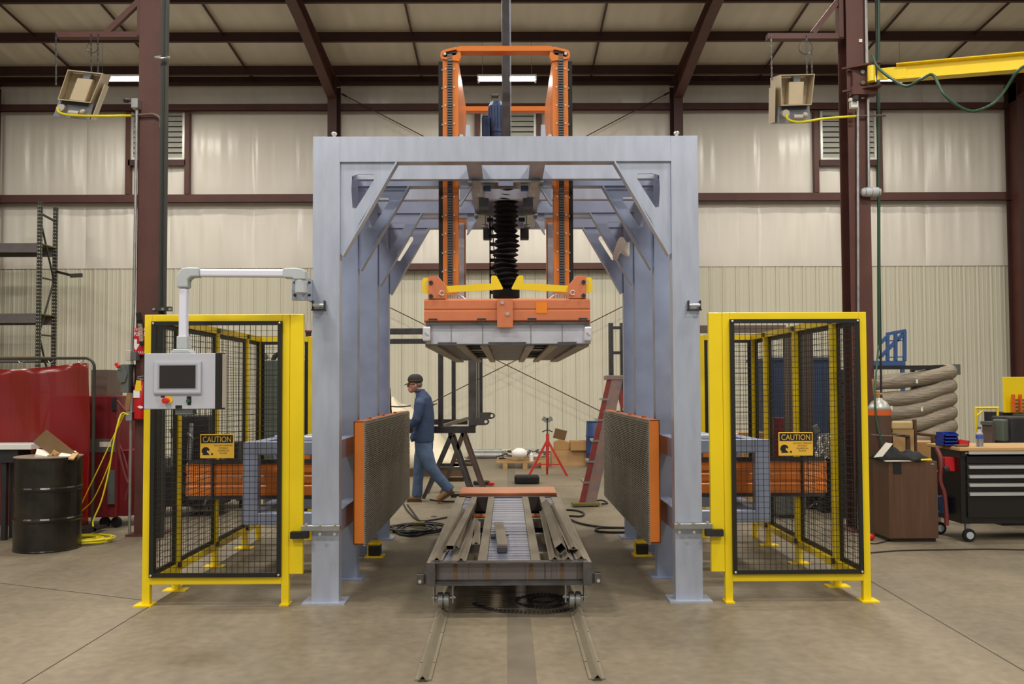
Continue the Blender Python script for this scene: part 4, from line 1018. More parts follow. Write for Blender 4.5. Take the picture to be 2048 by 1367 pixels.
# conduit, boxes and disconnect switch on the left column
D = 9.2; x = at(266, 775, D).x
t = thing('electrical_conduit', 'thin silver conduit with junction boxes running down the left red column', 'conduit', (x, D, 0))
zt = at(266, 205, D).z
MB().tube([(x+.01, D, zt), (at(268, 600, D).x, D, at(268, 600, D).z), (at(263, 715, D).x, D, at(0, 715, D).z), (at(267, 745, D).x, D, at(0, 750, D).z), (at(262, 840, D).x, D, at(0, 840, D).z), (at(259, 1050, D).x, D, .03)], .016, 8).build('pipe', 'galvanised', t)
m = MB(); pb(m, 262, 196, 275, 215, D-.06, .1); m.build('junction_box', 'galvanised', t, bevel=.004)
m = MB(); q = at(253, 201, D-.05); m.ell(q, (.035, .035, .025)); m.bar(q, at(262, 201, D-.05), .02, .02); m.build('sensor_eye', 'machine_dark', t)
m = MB(); pb(m, 261.5, 702, 272, 720, D-.08, .1); m.build('junction_box', 'cabinet_grey', t, bevel=.004)
m = MB(); pb(m, 251, 700, 261, 721, D-.04, .05); m.build('cover', 'beige_plastic', t, bevel=.004)
m = MB(); pb(m, 251, 823, 263.5, 841, D-.08, .1); m.build('junction_box', 'galvanised', t, bevel=.004)
t = thing('disconnect_switch', 'grey disconnect switch with a red handle beside the left column', 'switch', at(245, 785, 9.15))
m = MB(); pb(m, 241, 728, 257, 785, 9.1, .12); m.build('housing', 'cabinet_grey', t, bevel=.006)
m = MB(); pb(m, 257, 728, 263, 785, 9.14, .1); m.build('side_panel', 'machine_dark', t)
q = at(244, 747, 9.08); MB().prism([(.06*math.cos(v)*.9, .1*math.sin(v)) for v in [R(k) for k in (0, 60, 110, 160, 200, 250, 300)]], q, (1,0,0), (0,0,1), (0,.03,0)).build('lever_plate', 'cabinet_grey', t)
q = at(234.5, 730, 9.07); MB().obox(q, (.035, .03, .055), (0, R(-35), 0)).build('handle', 'estop_red', t, bevel=.006)
MB().bar(at(236, 733, 9.07), at(241, 740, 9.08), .015, .015).build('lever', 'cabinet_grey', t)
# sign behind the column wrap
D = 9.18
m = MB(); pb(m, 267.5, 655, 294, 709, D, .01); xs = [v.x for v in m.v]; zs = [v.z for v in m.v]; a, b, c_, d = min(xs), max(xs), min(zs), max(zs)
t = thing('extinguisher_sign', 'red fire sign with white letters and arrow on the left column', 'sign', ((a+b)/2, D, c_))
m.build('sign_board', 'sign_red', t)
W_ = b-a; H_ = d-c_
for k in range(7):
    for zz in (d-.012, c_+.03):
        MB().prism([(0, -.014), (.008, -.014), (.016, .01), (.008, .01)], (a+.003+k*.02, D-.001, zz-.004), (1,0,0), (0,0,1), (0,.001,0)).build('hazard_stripe', 'print_white', t)
fontmesh('RE', .062, .045, (a+.035, D-.002, d-.065), 'lettering', 'print_white', t); fontmesh('F', .024, .045, (b-.018, D-.002, d-.065), 'lettering', 'print_white', t)
MB().prism([(0, .12), (.03, .12), (.03, .07), (.062, .07), (.02, .0), (0, .03)], (a+.004, D-.001, c_+.045), (1,0,0), (0,0,1), (0,.001,0)).build('arrow', 'print_white', t)
# trigger handle with coiled cord
t = thing('hanging_pendant', 'black pendant grip with a coiled grey cord hanging on the left column', 'pendant', at(279, 690, 9.14))
MB().bar(at(277, 624, 9.14), at(279, 643, 9.14), .05, .05).build('grip', 'black_rubber', t, bevel=.012); MB().bar(at(274, 645, 9.14), at(285, 644, 9.14), .025, .025).build('guard', 'black_rubber', t)
a_, b_ = at(280, 646, 9.14), at(283, 682, 9.14); pts = []
for i in range(150):
    f = i/149; p = a_.lerp(b_, f); pts.append(p+Vector((.02*math.cos(f*75), .02*math.sin(f*75), 0)))
MB().tube(pts, .004, 5).build('coiled_cord', 'beige_plastic', t); MB().bar(b_, at(284, 690, 9.14), .04, .04).build('plug', 'black_rubber', t, bevel=.006)
# fire extinguisher
t = thing('fire_extinguisher', 'red fire extinguisher with a yellow tag behind the control box', 'fire extinguisher', at(280, 838, 9.172))
q = at(280.5, 838, 9.172); zt = at(280, 762, 9.172).z
MB().lathe([(0, 0), (.058, 0), (.064, .015), (.064, zt-q.z-.05), (.04, zt-q.z-.012), (.02, zt-q.z), (0, zt-q.z)], q, 22).build('cylinder', 'extinguisher_red', t, smooth=True)
m = MB(); m.cyl((q.x, q.y, zt), (q.x, q.y, zt+.03), .016); m.bar((q.x-.03, q.y, zt+.045), (q.x+.05, q.y, zt+.06), .02, .008); m.bar((q.x-.03, q.y, zt+.03), (q.x+.04, q.y, zt+.02), .02, .008); m.build('valve', 'galvanised', t)
m = MB(); m.prism([(-.03, 0), (.04, 0), (.035, .105), (-.015, .11)], at(275, 781, 9.098), (1,0,0), (0,0,1), (0,.003,0)); m.build('tag', 'yellow_plate', t)
m = MB(); m.box(q.x-.045, q.x+.02, 9.1, 9.112, at(0, 796, 9.1).z, at(0, 781, 9.1).z); m.build('instruction_label', 'print_white', t)
MB().prism([(-.03, 0), (0, .014), (.03, 0), (.03, -.014), (0, -.02)], at(280, 813, 9.104), (1,0,0), (0,0,1), (0,.002,0)).build('emblem', 'print_white', t)

# ------------------------------------------------------------------ things on the right column
D = 9.2
for px, y0, y1, lb in ((1732, 0, 130, 'upper silver conduit on the face of the right column'), (1715, 215, 1060, 'long silver conduit on the left edge of the right column'), (1735, 190, 375, 'silver conduit ending at the oval lamp on the right column')):
    a = at(px, max(y0, 1), D); b = at(px+(2 if y1 > 300 else 1), y1, D)
    one(MB().cyl((b.x, D-.01, max(b.z, .02)), (a.x, D-.01, a.z+(.8 if y0 == 0 else 0)), .014, n=10), 'electrical_conduit', 'galvanised', lb, 'conduit', 'conduits on the right column')
q = at(1742, 384, 9.185); t = thing('oval_lamp', 'pale grey oval lamp housing on the right column', 'lamp', q)
m = MB(); m.lathe([(0, -.1), (.035, -.1), (.05, -.07), (.05, .07), (.035, .1), (0, .1)], q, 20, 'X'); m.build('housing', 'arm_grey', t, smooth=True)
for dx in (-.07, 0, .07): MB().lathe([(.051, -.004), (.053, 0), (.051, .004)], q+Vector((dx, 0, 0)), 20, 'X').build('band', 'galvanised', t)
q = at(1709, 207, 9.1); t = thing('outlet_box', 'white outlet box with plug on the right column', 'outlet', q)
MB().obox(q+Vector((0, .02, -.01)), (.08, .06, .07)).build('box', 'white_paint', t, bevel=.005); MB().obox(q+Vector((.0, -.03, .045)), (.05, .05, .05)).build('plug', 'machine_dark', t, bevel=.006); MB().obox(q+Vector((-.045, -.0, .04)), (.03, .04, .03)).build('clip', 'white_paint', t)
for i, (px, py, lb) in enumerate(((1721.5, 81, 'small white tag high on the right column'), (1726, 194, 'small white tag below the jib bracket'))):
    m = MB(); pb(m, px-3, py-3, px+3, py+3, 9.225, .012); one(m, 'tag', 'print_white', lb, 'tag')
# jib crane
a = at(1755, 149, 8.98); b = at(2120, 118, 8.2)
t = thing('jib_crane', 'yellow jib crane arm reaching right from the right red column', 'jib crane', at(1727, 160, 9.1))
d = (b-a).normalized(); up = Vector((0, 0, 1)); sd_ = d.cross(up).normalized(); up = sd_.cross(d)
ib = [(-.06, -.085), (.06, -.085), (.06, -.075), (.006, -.07), (.006, .07), (.06, .075), (.06, .085), (-.06, .085), (-.06, .075), (-.006, .07), (-.006, -.07), (-.06, -.075)]
st = a + d*.18
MB().prism(ib, st, sd_, up, b-st).build('boom', 'safety_yellow', t)
MB().bar(a-d*.0, a+d*.28, .03, .12).build('boom_root', 'safety_yellow', t, bevel=.004)
q = at(1743, 148, 9.0); MB().cyl((q.x, q.y, q.z-.08), (q.x, q.y, q.z+.085), .04, n=16).build('hinge_tube', 'safety_yellow', t)
for z_ in (at(0, 132, 9.05).z+.005, at(0, 172, 9.05).z-.03):
    MB().prism([(-.21, 0), (.09, -.2), (.14, -.2), (.14, 0)], (at(1736, 0, 9).x, 9.21, z_), (1,0,0), (0,1,0), (0,0,.018)).build('hinge_plate', 'red_steel', t)
m = MB(); pb(m, 1706, 132, 1738, 180, 9.18, .04); m.build('mount_plate', 'red_steel', t)
m = MB(); pb(m, 1705, 172, 1755, 188, 9.1, .1); m.build('lower_bracket', 'rafter_red', t)
m = MB()
for px, py in ((1724.5, 144), (1725.5, 166)):
    q = at(px, py, 9.17); m.cyl((q.x, 9.155, q.z), (q.x, 9.18, q.z), .024, n=6)
m.each('bolt', 'galvanised', t)
one(MB().tube(curve_pts([(1745, 110, 9.0), (1756, 135, 8.95), (1790, 162, 8.8), (1815, 172, 8.7), (1842, 158, 8.6), (1866, 150, 8.6), (1885, 185, 8.5), (1910, 208, 8.5), (1945, 222, 8.5), (1985, 208, 8.4), (2010, 180, 8.4), (2035, 142, 8.3), (2060, 128, 8.3)], 9), .015), 'air_hose', 'hose_green', 'dark green air hose looping below the yellow jib arm', 'hose')
for px, lb, mn, r, y1 in ((1754, 'dark vertical pipe beside the right column', 'machine_dark', .012, 830), (1761, 'green vertical air pipe beside the right column', 'hose_green', .018, 700)):
    a = at(px-1, 5, 9.3); b = at(px-3 if r > .015 else px+9, y1, 9.3)
    one(MB().cyl((b.x, 9.3, b.z), (a.x, 9.3, a.z+1), r, n=8), 'air_pipe', mn, lb, 'pipe', 'pipes beside the right column')
one(MB().tube(curve_pts([(1757, 690, 9.2), (1750, 780, 9.0), (1752, 830, 8.95), (1762, 880, 8.9), (1768, 915, 8.9)], 9), .01), 'air_hose', 'hose_green', 'thin green hose falling across the gas cylinder', 'hose')

# ------------------------------------------------------------------ left side: welding screen, drum, table, cord
D = 9.35
t = thing('welding_screen', 'translucent red welding curtain on a black pipe frame at the far left', 'welding screen', (-5.4, D, 0))
xr = at(188, 800, D).x; zt = at(100, 716, D).z; xl = -7.0
MB().tube([(xl, D, zt), (xr-.1, D, zt)] + arc((xr-.1, D, zt-.1), .1, math.pi/2, 0, 6)[1:] + [(xr, D, .1), (xr, D, .03)], .016, 8).build('pipe_frame', 'rack_green', t)
m = MB(); m.box(xr-.25, xr+.03, D-.03, D+.03, .03, .06); m.box(xr-.03, xr+.03, D-.28, D+.28, .03, .06); m.build('foot', 'machine_dark', t)
zc = zt-.05
def cur(u, v):
    X = xl+(xr-.05-xl)*u; q = (X+5.45)
    top = zc - .07*abs(math.sin(2.1*(X-xr)+.3))**1.2 - (.06 if X > xr-.35 else 0)*0
    Z = .1 + (top-.1)*v
    y = D - .02 + .05*math.sin(4.1*X+1.5*v)*(.4+.6*(1-v)) + .02*math.sin(11*X+4*v) + .015*math.sin(7*v+9*X)
    return Vector((X, y, Z))
MB().grid(cur, 90, 24).build('curtain', 'curtain_red', t, smooth=True, solid=.003)
for i in range(8): MB().tube(arc((xr-.15-i*.32, D, zt-.02), .03, 0, 6.28, 10), .004).build('curtain_hook', 'galvanised', t)
D = 8.55; q = fl(97, 1085); X = at(96.5, 1000, D).x
t = thing('oil_drum', 'black steel drum used as a waste bin beside the red curtain', 'drum', (X, D, 0))
r = .3; H = at(96, 911, D).z
pr = [(.0, 0), (r, 0), (r+.004, .01), (r, .02)]
for z in (H*.335, H*.66): pr += [(r, z-.022), (r+.01, z-.008), (r+.01, z+.008), (r, z+.022)]
pr += [(r, H-.03), (r+.006, H-.01), (r+.004, H), (r-.006, H), (r-.008, H-.3), (0, H-.3)]
MB().lathe(pr, (X, D, 0), 48).build('drum_body', 'drum', t, smooth=False, bevel=0)
MB().lathe([(r-.004, H-.008), (r+.006, H-.008), (r+.008, H), (r-.004, H+.003)], (X, D, 0), 48).build('drum_rim', 'bare_steel', t)
a, b, c_ = at(92, 862, D), at(70, 884, D), at(130, 908, D)
m = MB().prism([(0, 0), (.36, -.26), (.28, -.37), (-.12, -.12)], at(92, 859, D), (1,0,0), (0,.15,1), (0,.006,0)); one(m, 'cardboard_sheet', 'cardboard_dark', 'brown cardboard sheet standing in the black drum', 'cardboard')
for (px, py, w_, h_, rz, mn, lb) in ((84, 905, .12, .05, .5, 'paper', 'white crumpled paper on the waste in the drum'), (96, 906, .14, .03, -.4, 'cardboard', 'light wood scrap in the drum'), (112, 904, .12, .04, .9, 'cardboard', 'tan cardboard scrap in the drum beside the sheet'), (132, 906, .12, .04, .2, 'paper', 'white paper scrap at the right of the drum waste'), (150, 907, .05, .02, .2, 'maple', 'yellow scrap at the right edge of the drum waste')):
    q = at(px, py, D-.05); one(MB().obox(q+Vector((0, random.uniform(-.1, .1), -.02)), (w_, .16, h_), (.3, rz*.5, rz)), 'waste_scrap', mn, lb, 'scrap', 'waste on top of the drum', bevel=.004)
# work table at far left
D = 8.95; xe = at(62, 895, D).x; zt = at(30, 888, D).z
t = thing('work_table', 'white topped work table reaching in from the left edge of the photo', 'table', (xe-.6, D+.35, 0))
MB().box(xe-1.4, xe, D, D+.3, zt-.055, zt-.0).build('table_top', 'white_paint', t, bevel=.004)
MB().box(xe-1.4, xe-.15, D+.03, D+.27, zt-.19, zt-.056).build('apron', 'machine_dark', t)
for x_, y_ in ((-1.35, .05), (-1.35, .2), (-.33, .05), (-.33, .2)): MB().box(xe+x_-.0, xe+x_+.05, D+y_, D+y_+.05, 0, zt-.06).build('leg', 'machine_dark', t)
# dark red welder cart behind the screen
D = 9.75; x0, x1 = at(189, 800, D).x, at(234, 800, D).x
t = thing('tool_cabinet', 'dark red cabinet on casters behind the welding curtain', 'cabinet', ((x0+x1)/2, D, 0))
z1 = at(0, 792, D).z; MB().box(x0-.5, x1, D, D+.6, .12, z1).build('body', 'cabinet_red', t, bevel=.008)
z = at(0, 905, D).z; MB().box(x0-.1, x1-.01, D-.01, D-.001, z, z+.15).build('steel_band', 'cabinet_grey', t)
m = MB(); pb(m, 199, 883, 222, 893, D-.013, .003); m.build('paper_label', 'paper', t)
m = MB(); pb(m, 215, 940, 228, 1008, D-.03, .02); m.build('side_bar', 'cabinet_grey', t)
m = MB(); pb(m, 223, 795, 232, 820, D-.02, .03); m.build('corner_clip', 'machine_dark', t)
MB().box(x1, x1+.12, D+.1, D+.6, .12, at(0, 903, D).z).build('lower_body', 'cabinet_red', t)
for px in (205, 228): q = at(px, 1050, D); MB().lathe([(0, -.02), (.055, -.02), (.06, -.012), (.06, .012), (.055, .02), (0, .02)], (q.x, D+.06, .061), 20, 'Y').build('caster', 'black_rubber', t)
D = 9.8
m = MB(); pb(m, 182, 738.5, 214.5, 791.5, D, .4); one(m, 'grey_box', 'brown_box', 'grey-brown metal box on top of the dark red cabinet', 'box', bevel=.006)
# yellow extension cord
t = thing('extension_cord', 'yellow extension cord falling from the column box into a coil on the floor', 'cord', (at(215, 1068, 8.9).x, 8.9, 0))
pl = curve_pts([(257, 829, 9.12), (244, 826, 9.1), (236, 845, 9.05), (226, 890, 9.0), (218, 940, 9.0), (203, 1000, 8.95), (187, 1038, 8.9), (186, 1052, 8.85)], 9)
MB().tube(pl, .008).build('cord_run', 'cord_yellow', t)
MB().tube(curve_pts([(252, 826, 9.12), (240, 838, 9.1), (228, 880, 9.05), (222, 915, 9.0), (205, 960, 9.0), (185, 1000, 9.0), (165, 1020, 9.0), (159, 1030, 9.0), (162, 1010, 9.05), (200, 930, 9.05), (228, 870, 9.1), (248, 830, 9.13)], 9), .0055).build('cord_run', 'cord_yellow', t)
c = fl(212, 1066); pts = []
for i in range(260):
    f = i/259; a = f*math.pi*2*9; rr = .22+.06*math.sin(f*17)+.02*math.sin(f*60)
    pts.append(Vector((c.x+rr*1.05*math.cos(a)+.04*math.sin(f*9), 8.85+rr*.75*math.sin(a)+.03*math.cos(f*13), .01+.035*abs(math.sin(f*12))+.01*f)))
MB().tube(pts, .0075, 6).build('cord_coil', 'cord_yellow', t)
MB().tube([Vector((v.x, v.y, .008)) for v in spline([fl(192, 1072), fl(165, 1076), fl(170, 1082), fl(205, 1080), fl(200, 1074)])], .006).build('cord_tail', 'cord_yellow', t)
# dark red hoses beside the cabinet
for k, pts in enumerate(([(236, 808), (240, 850), (238, 900), (250, 950), (256, 965)], [(234, 800), (246, 815), (258, 830), (262, 850), (256, 960)], [(240, 860), (236, 880), (250, 920), (258, 960), (250, 1000)])):
    one(MB().tube(curve_pts(pts, 9.6+.05*k), .012), 'welding_lead', 'cord_red', ('dark red lead hanging nearest the red cabinet', 'dark red lead looping from the cabinet top to the column', 'dark red lead hanging in the gap behind the yellow cord')[k], 'cable', 'leads between cabinet and column')
m = MB(); m.prism([(0, 0), (.05, 0), (.09, .32), (.05, .32)], at(248, 820, 9.9), (1,0,0), (0,0,1), (0,.02,0)); one(m, 'wood_offcut', 'cardboard', 'slim light wooden offcut leaning behind the left conduit', 'wood')
# pallet rack
t = thing('pallet_rack', 'tall dark slotted pallet rack against the back wall at left', 'rack', (-9.8, 18, 0), 'pallet rack')
xp = at(76, 600, 18.0).x; xq = xp-2.75; zt = at(76, 402, 18.0).z; yb2 = 18.62
for x_, ps in ((xp, 1), (xq, 0)):
    for y_, zz in ((18.0, zt), (yb2, zt-.0)):
        p = MB().box(x_-.04, x_+.04, y_, y_+.07, 0, zz).build('upright', 'rack_green', t)
        if ps:
            m = MB(); z = .2
            while z < zz-.05: m.box(x_-.025, x_-.01, y_-.004, y_, z, z+.025); m.box(x_+.01, x_+.025, y_-.004, y_, z, z+.025); m.box(x_+.04, x_+.043, y_+.03, y_+.045, z, z+.025); z += .075
            q = m.build('slot_holes', 'beige_plastic', p); q['kind'] = 'stuff'
    z = .3
    sgn = 1
    while z < zt-.4:
        MB().bar((x_, 18.05, z), (x_, yb2, z), .03, .03).build('brace', 'rack_green', t)
        z2 = z+1.2
        if z2 < zt: MB().bar((x_, 18.05 if sgn > 0 else yb2, z), (x_, yb2 if sgn > 0 else 18.05, z2), .03, .03).build('brace', 'rack_green', t)
        z = z2; sgn = -sgn
    MB().bar((x_, 18.05, zt-.25), (x_, yb2, zt-.3), .03, .04).build('brace', 'rack_green', t)
for py in (485, 626, 712):
    z = at(30, py, 18.0).z
    for y_ in (18.0, yb2): MB().box(xq+.04, xp-.04, y_, y_+.05, z-.2 if py < 700 else z-.12, z-.02).build('shelf_beam', 'rack_beam', t)
    MB().box(xq, xp+.035, 18.055, yb2+.01, z-.02, z).build('shelf_board', 'wood' if py > 700 else 'olive', t)
t = thing('rack_arm', 'small dark arm sticking out to the right of the pallet rack', 'bracket', at(140, 549, 18.5))
MB().bar(Vector((xp+.03, yb2+.03, at(114, 542, 18.6).z)), at(142, 550, 18.3), .05, .05).build('bar', 'rack_green', t); MB().bar(at(141, 551, 18.3), at(164, 550, 18.3), .06, .08).build('end', 'rack_green', t)
# ------------------------------------------------------------------ right side
# roll-around tool chest
D = 8.6; x0 = at(1925, 980, D).x; x1 = x0+1.25; zt = at(1960, 897, D).z; ys = .5
t = thing('tool_chest', 'black roll-around tool chest with silver drawer pulls and wooden top', 'tool chest', (x0+.6, D+.3, 0))
zb = at(0, 1058, D).z
MB().box(x0-.005, x1, D+.02, D+ys+.12, zb, zt-.02).build('body', 'chest_black', t, bevel=.006)
MB().box(x0-.03, x1+.02, D-.03, D+ys+.16, zt-.02, zt+.015).build('work_top', 'maple', t, bevel=.006)
MB().box(x0, x1, D, D+.02, zt-.075, zt-.02).build('top_band', 'chest_black', t)
q = at(1937, 905, D-.003); MB().prism([(-.04, -.01), (.035, -.01), (.01, .012), (-.01, .002), (-.02, .01)], q, (1,0,0), (0,0,1), (0,.002,0)).build('emblem', 'handle_silver', t)
rows = [908, 937, 956, 973, 991, 1046]
for i in range(5):
    za = at(0, rows[i], D).z; zc = at(0, rows[i+1], D).z
    d = MB().box(x0+.05, x1-.03, D+.0, D+.02, zc+.006, za-.002).build('drawer', 'chest_black', t, bevel=.003)
    MB().prism([(-.03, 0), (-.005, 0), (0, .02), (0, .032), (-.024, .03)], (x0+.06, D, za-.045), (0,1,0), (0,0,1), (x1-x0-.12,0,0)).build('drawer_pull', 'handle_silver', d)
for x_, y_ in ((.07, .06), (1.15, .06), (-.0, .5), (1.15, .5)):
    m = MB().box(x0+x_-.02, x0+x_+.02, D+y_-.02, D+y_+.02, .1, zb); w_ = m.build('caster_fork', 'galvanised', t)
    MB().lathe([(0, -.02), (.04, -.02), (.06, -.02), (.064, -.012), (.064, .012), (.06, .02), (0, .02)], (x0+x_, D+y_-.03, .065), 22, 'Y').build('caster_tyre', 'black_rubber', w_)
    MB().lathe([(0, -.026), (.036, -.026), (.036, .026), (0, .026)], (x0+x_, D+y_-.03, .065), 22, 'Y').build('caster_hub', 'arm_grey', w_)
# red box and cable on the side of the chest
D2 = 8.75
m = MB(); pb(m, 1890, 914, 1912, 942, D2-.02, .12); one(m, 'side_box', 'bin_red', 'red box fixed to the side of the black tool chest', 'box', bevel=.004)
q = at(1893, 938, D2-.08); one(MB().obox(q, (.08, .06, .1), (0, R(-35), 0)), 'work_glove', 'machine_dark', 'dark bundle hanging below the red box on the chest', 'glove', bevel=.02, sub=1)
one(MB().tube(curve_pts([(1873, 895, 8.75), (1882, 920, 8.7), (1880, 960, 8.7), (1888, 985, 8.7), (1892, 1020, 8.7), (1893, 1050, 8.7)], 8.7), .022), 'red_strap', 'cord_red', 'dark red strap hanging between brown cabinet and tool chest', 'strap')
m = MB(); pb(m, 1877, 992, 1895, 1028, 8.9, .1); one(m, 'blue_box', 'tank_blue', 'small dark blue box between brown cabinet and tool chest', 'box', bevel=.01)
# bins, bottle etc on the chest
D = 8.75; zt2 = zt+.016
for i in range(4):
    a = at(1888+i*.6, 860, D).x; b = at(1915+i*.6, 860, D).x; z = zt2+i*.033
    m = MB(); y_ = D
    m.box(a, b, y_, y_+.18, z, z+.006); m.box(a, b, y_, y_+.006, z, z+.022); m.box(a, b, y_+.174, y_+.18, z, z+.04); m.prism([(0, 0), (.18, 0), (.18, .04), (.06, .04), (0, .022)], (a, y_, z), (0,1,0), (0,0,1), (.004,0,0)); m.prism([(0, 0), (.18, 0), (.18, .04), (.06, .04), (0, .022)], (b-.004, y_, z), (0,1,0), (0,0,1), (.004,0,0))
    one(m, 'stacking_bin', 'bin_blue', ('lowest blue parts bin in the stack on the tool chest', 'second blue parts bin from the bottom of the stack', 'third blue parts bin from the bottom of the stack', 'topmost blue parts bin in the stack on the tool chest')[i], 'bin', 'blue bins stacked on the tool chest')
a = at(1918, 880, D).x; b = at(1938, 880, D).x; z = zt2
m = MB(); m.box(a, b, D, D+.13, z, z+.005); m.prism([(a, .0), (b, .0), (b+.008, .055), (a-.004, .06)], (0, D, z), (1,0,0), (0,0,1), (0,.005,0)); m.box(a, a+.004, D, D+.13, z, z+.06); m.box(b-.004, b, D, D+.13, z, z+.055); m.box(a, b, D+.126, D+.13, z, z+.06)
one(m, 'parts_tray', 'bin_red', 'red parts tray beside the blue bins on the tool chest', 'tray')
m = MB(); pb(m, 1914, 889, 1937, 893, 8.64, .06); one(m, 'flat_box', 'cardboard_dark', 'flat dark carton in front of the red tray', 'box')
q = at(1959.5, 893, 8.7); q.z = zt2
t = thing('water_bottle', 'clear plastic water bottle with blue label on the tool chest', 'bottle', q)
MB().lathe([(0, 0), (.032, 0), (.034, .01), (.033, .06), (.034, .075), (.034, .12), (.03, .14), (.014, .165), (.0135, .18), (0, .18)], q, 20).build('bottle_body', 'clear_plastic', t, smooth=True)
MB().lathe([(.0345, .078), (.0352, .08), (.0352, .115), (.0345, .117)], q, 20).build('bottle_label', 'label_blue', t); MB().lathe([(0, .178), (.016, .178), (.016, .198), (0, .198)], q, 16).build('bottle_cap', 'label_blue', t)
# walnut cabinet
D = 8.62; xa = at(1778, 1000, D).x; xb = at(1876, 1000, D).x; zt = at(1820, 922, D).z
t = thing('wooden_cabinet', 'walnut laminate cabinet with a small black grille left of the tool chest', 'cabinet', ((xa+xb)/2, D, 0))
MB().box(xa, xb, D, D+.4, .035, zt).build('body', 'laminate', t, bevel=.004); MB().box(xa+.02, xb-.02, D+.02, D+.38, 0, .035).build('plinth', 'black_paint', t)
m = MB(); pb(m, 1787, 925, 1803, 947, D-.006, .006); m.build('grille', 'black_paint', t); m = MB(); pb(m, 1861, 926, 1869, 929, D-.004, .004); m.build('name_badge', 'galvanised', t)
for z_ in (.1, .5): MB().cyl((xb-.001, D+.02, zt-z_), (xb+.008, D+.02, zt-z_), .01).build('hinge', 'galvanised', t)
# jacket, papers on cabinet
zc = zt+.001; xa_, xb_ = at(1765, 905, 8.6).x, at(1868, 905, 8.6).x; rs = random.Random(3)
def jk(u, v):
    X = xa_+(xb_-xa_)*u; Y = 8.62+.34*v+.03*math.sin(7*u)
    e = (math.sin(math.pi*u)**.5 if 0 < u < 1 else 0)*(math.sin(math.pi*v)**.6 if 0 < v < 1 else 0)
    Z = zc+.004+e*(.11+.03*math.sin(6*u+1)+.02*math.sin(17*u+5*v)+.012*math.sin(29*u-9*v))
    return Vector((X, Y, Z))
one(MB().grid(jk, 36, 16), 'jacket', 'jacket', 'black jacket heaped on top of the walnut cabinet', 'jacket', smooth=True, solid=.006)
m = MB(); q = at(1764, 902, 8.58); m.prism([(-.09, -.06), (.0, -.05), (.12, .075), (.05, .085)], q, (1,0,0), (0,.25,1), (0,.004,0)); one(m, 'paper_sheet', 'paper', 'white papers sliding off the left edge of the walnut cabinet', 'paper')
m = MB(); m.obox((at(1853, 911, 8.6).x, 8.64, zc+.012), (.14, .06, .024), (0, 0, .3)); one(m, 'yellow_cloth', 'yellow_plate', 'yellow cloth under the jacket at the right of the cabinet', 'cloth', bevel=.01)
m = MB(); m.obox((at(1800, 914, 8.6).x, 8.62, zc+.004), (.3, .05, .008), (0, 0, .05)); one(m, 'folded_paper', 'paper', 'folded paper under the jacket at the front of the cabinet', 'paper')
# gas cylinder
X = at(1755.5, 900, 9.1).x; D = 9.05; zt = at(0, 808, D).z
t = thing('gas_cylinder', 'brown gas cylinder with orange band and silver shoulder chained to the right column', 'gas cylinder', (X, D, 0))
r = .118; zz = at(0, 838, D).z; zo = at(0, 828, D).z
MB().lathe([(0, 0), (r-.01, 0), (r, .015), (r, zz), (0, zz)], (X, D, 0), 28).build('cylinder_body', 'cylinder_brown', t, smooth=False)
MB().lathe([(0, zz), (r+.001, zz), (r+.001, zo), (0, zo)], (X, D, 0), 28).build('colour_band', 'band_orange', t)
MB().lathe([(0, zo), (r, zo), (r-.01, zo+.04), (.075, zo+.09), (.035, zo+.115), (.03, zo+.13), (0, zo+.13)], (X, D, 0), 28).build('shoulder', 'cylinder_silver', t, smooth=True)
m = MB(); m.cyl((X-.01, D, zo+.13), (X-.01, D, zo+.2), .016); m.cyl((X-.04, D-.0, zo+.17), (X+.04, D, zo+.17), .013); m.cyl((X-.045, D, zo+.16), (X-.06, D, zo+.33), .012); m.build('valve', 'copper', t)
m = MB()
for i in range(16): p = Vector((X-.13+.02*i, D-.13-.015*math.sin(i*.2), at(0, 875, D).z-.004*math.sin(i*.2)*3)); m.obox(p, (.022, .006, .008) if i % 2 else (.02, .008, .005))
q = m.build('chain', 'galvanised', t); q['kind'] = 'stuff'
# duct rack
D = 13.4; xa, xb = at(1757, 800, D).x, at(1897, 800, D).x; zt = at(1897, 730, D).z
t = thing('duct_rack', 'dark steel rack filled with wrapped flexible ducts behind the gas cylinder', 'rack', ((xa+xb)/2, D, 0))
for x_, y_ in ((xb, D), (xb, D+1.2), (xa-.3, D), (xa-.3, D+1.2)): MB().box(x_, x_+.06, y_, y_+.06, 0, zt).build('post', 'machine_dark', t)
MB().box(xa-.3, xb+.06, D, D+.06, zt-.06, zt).build('top_beam', 'machine_dark', t); MB().box(xb, xb+.06, D+.06, D+1.2, zt-.06, zt).build('top_beam', 'machine_dark', t)
m = MB(); pb(m, 1900, 728, 1921, 749, D+.3, .6); m.build('corner_hood', 'cabinet_grey', t)
MB().box(xb+.07, xb+.2, D+.5, D+1.3, 0, zt-.2).build('back_panel', 'machine_dark', t); 
MB().box(xb+.2, xb+.23, D+.45, D+.5, 0, zt-.2).build('green_edge', 'hose_green', t)
rows = [(760, 744), (795, 772), (822, 798), (850, 826), (882, 853), (905, 884)]
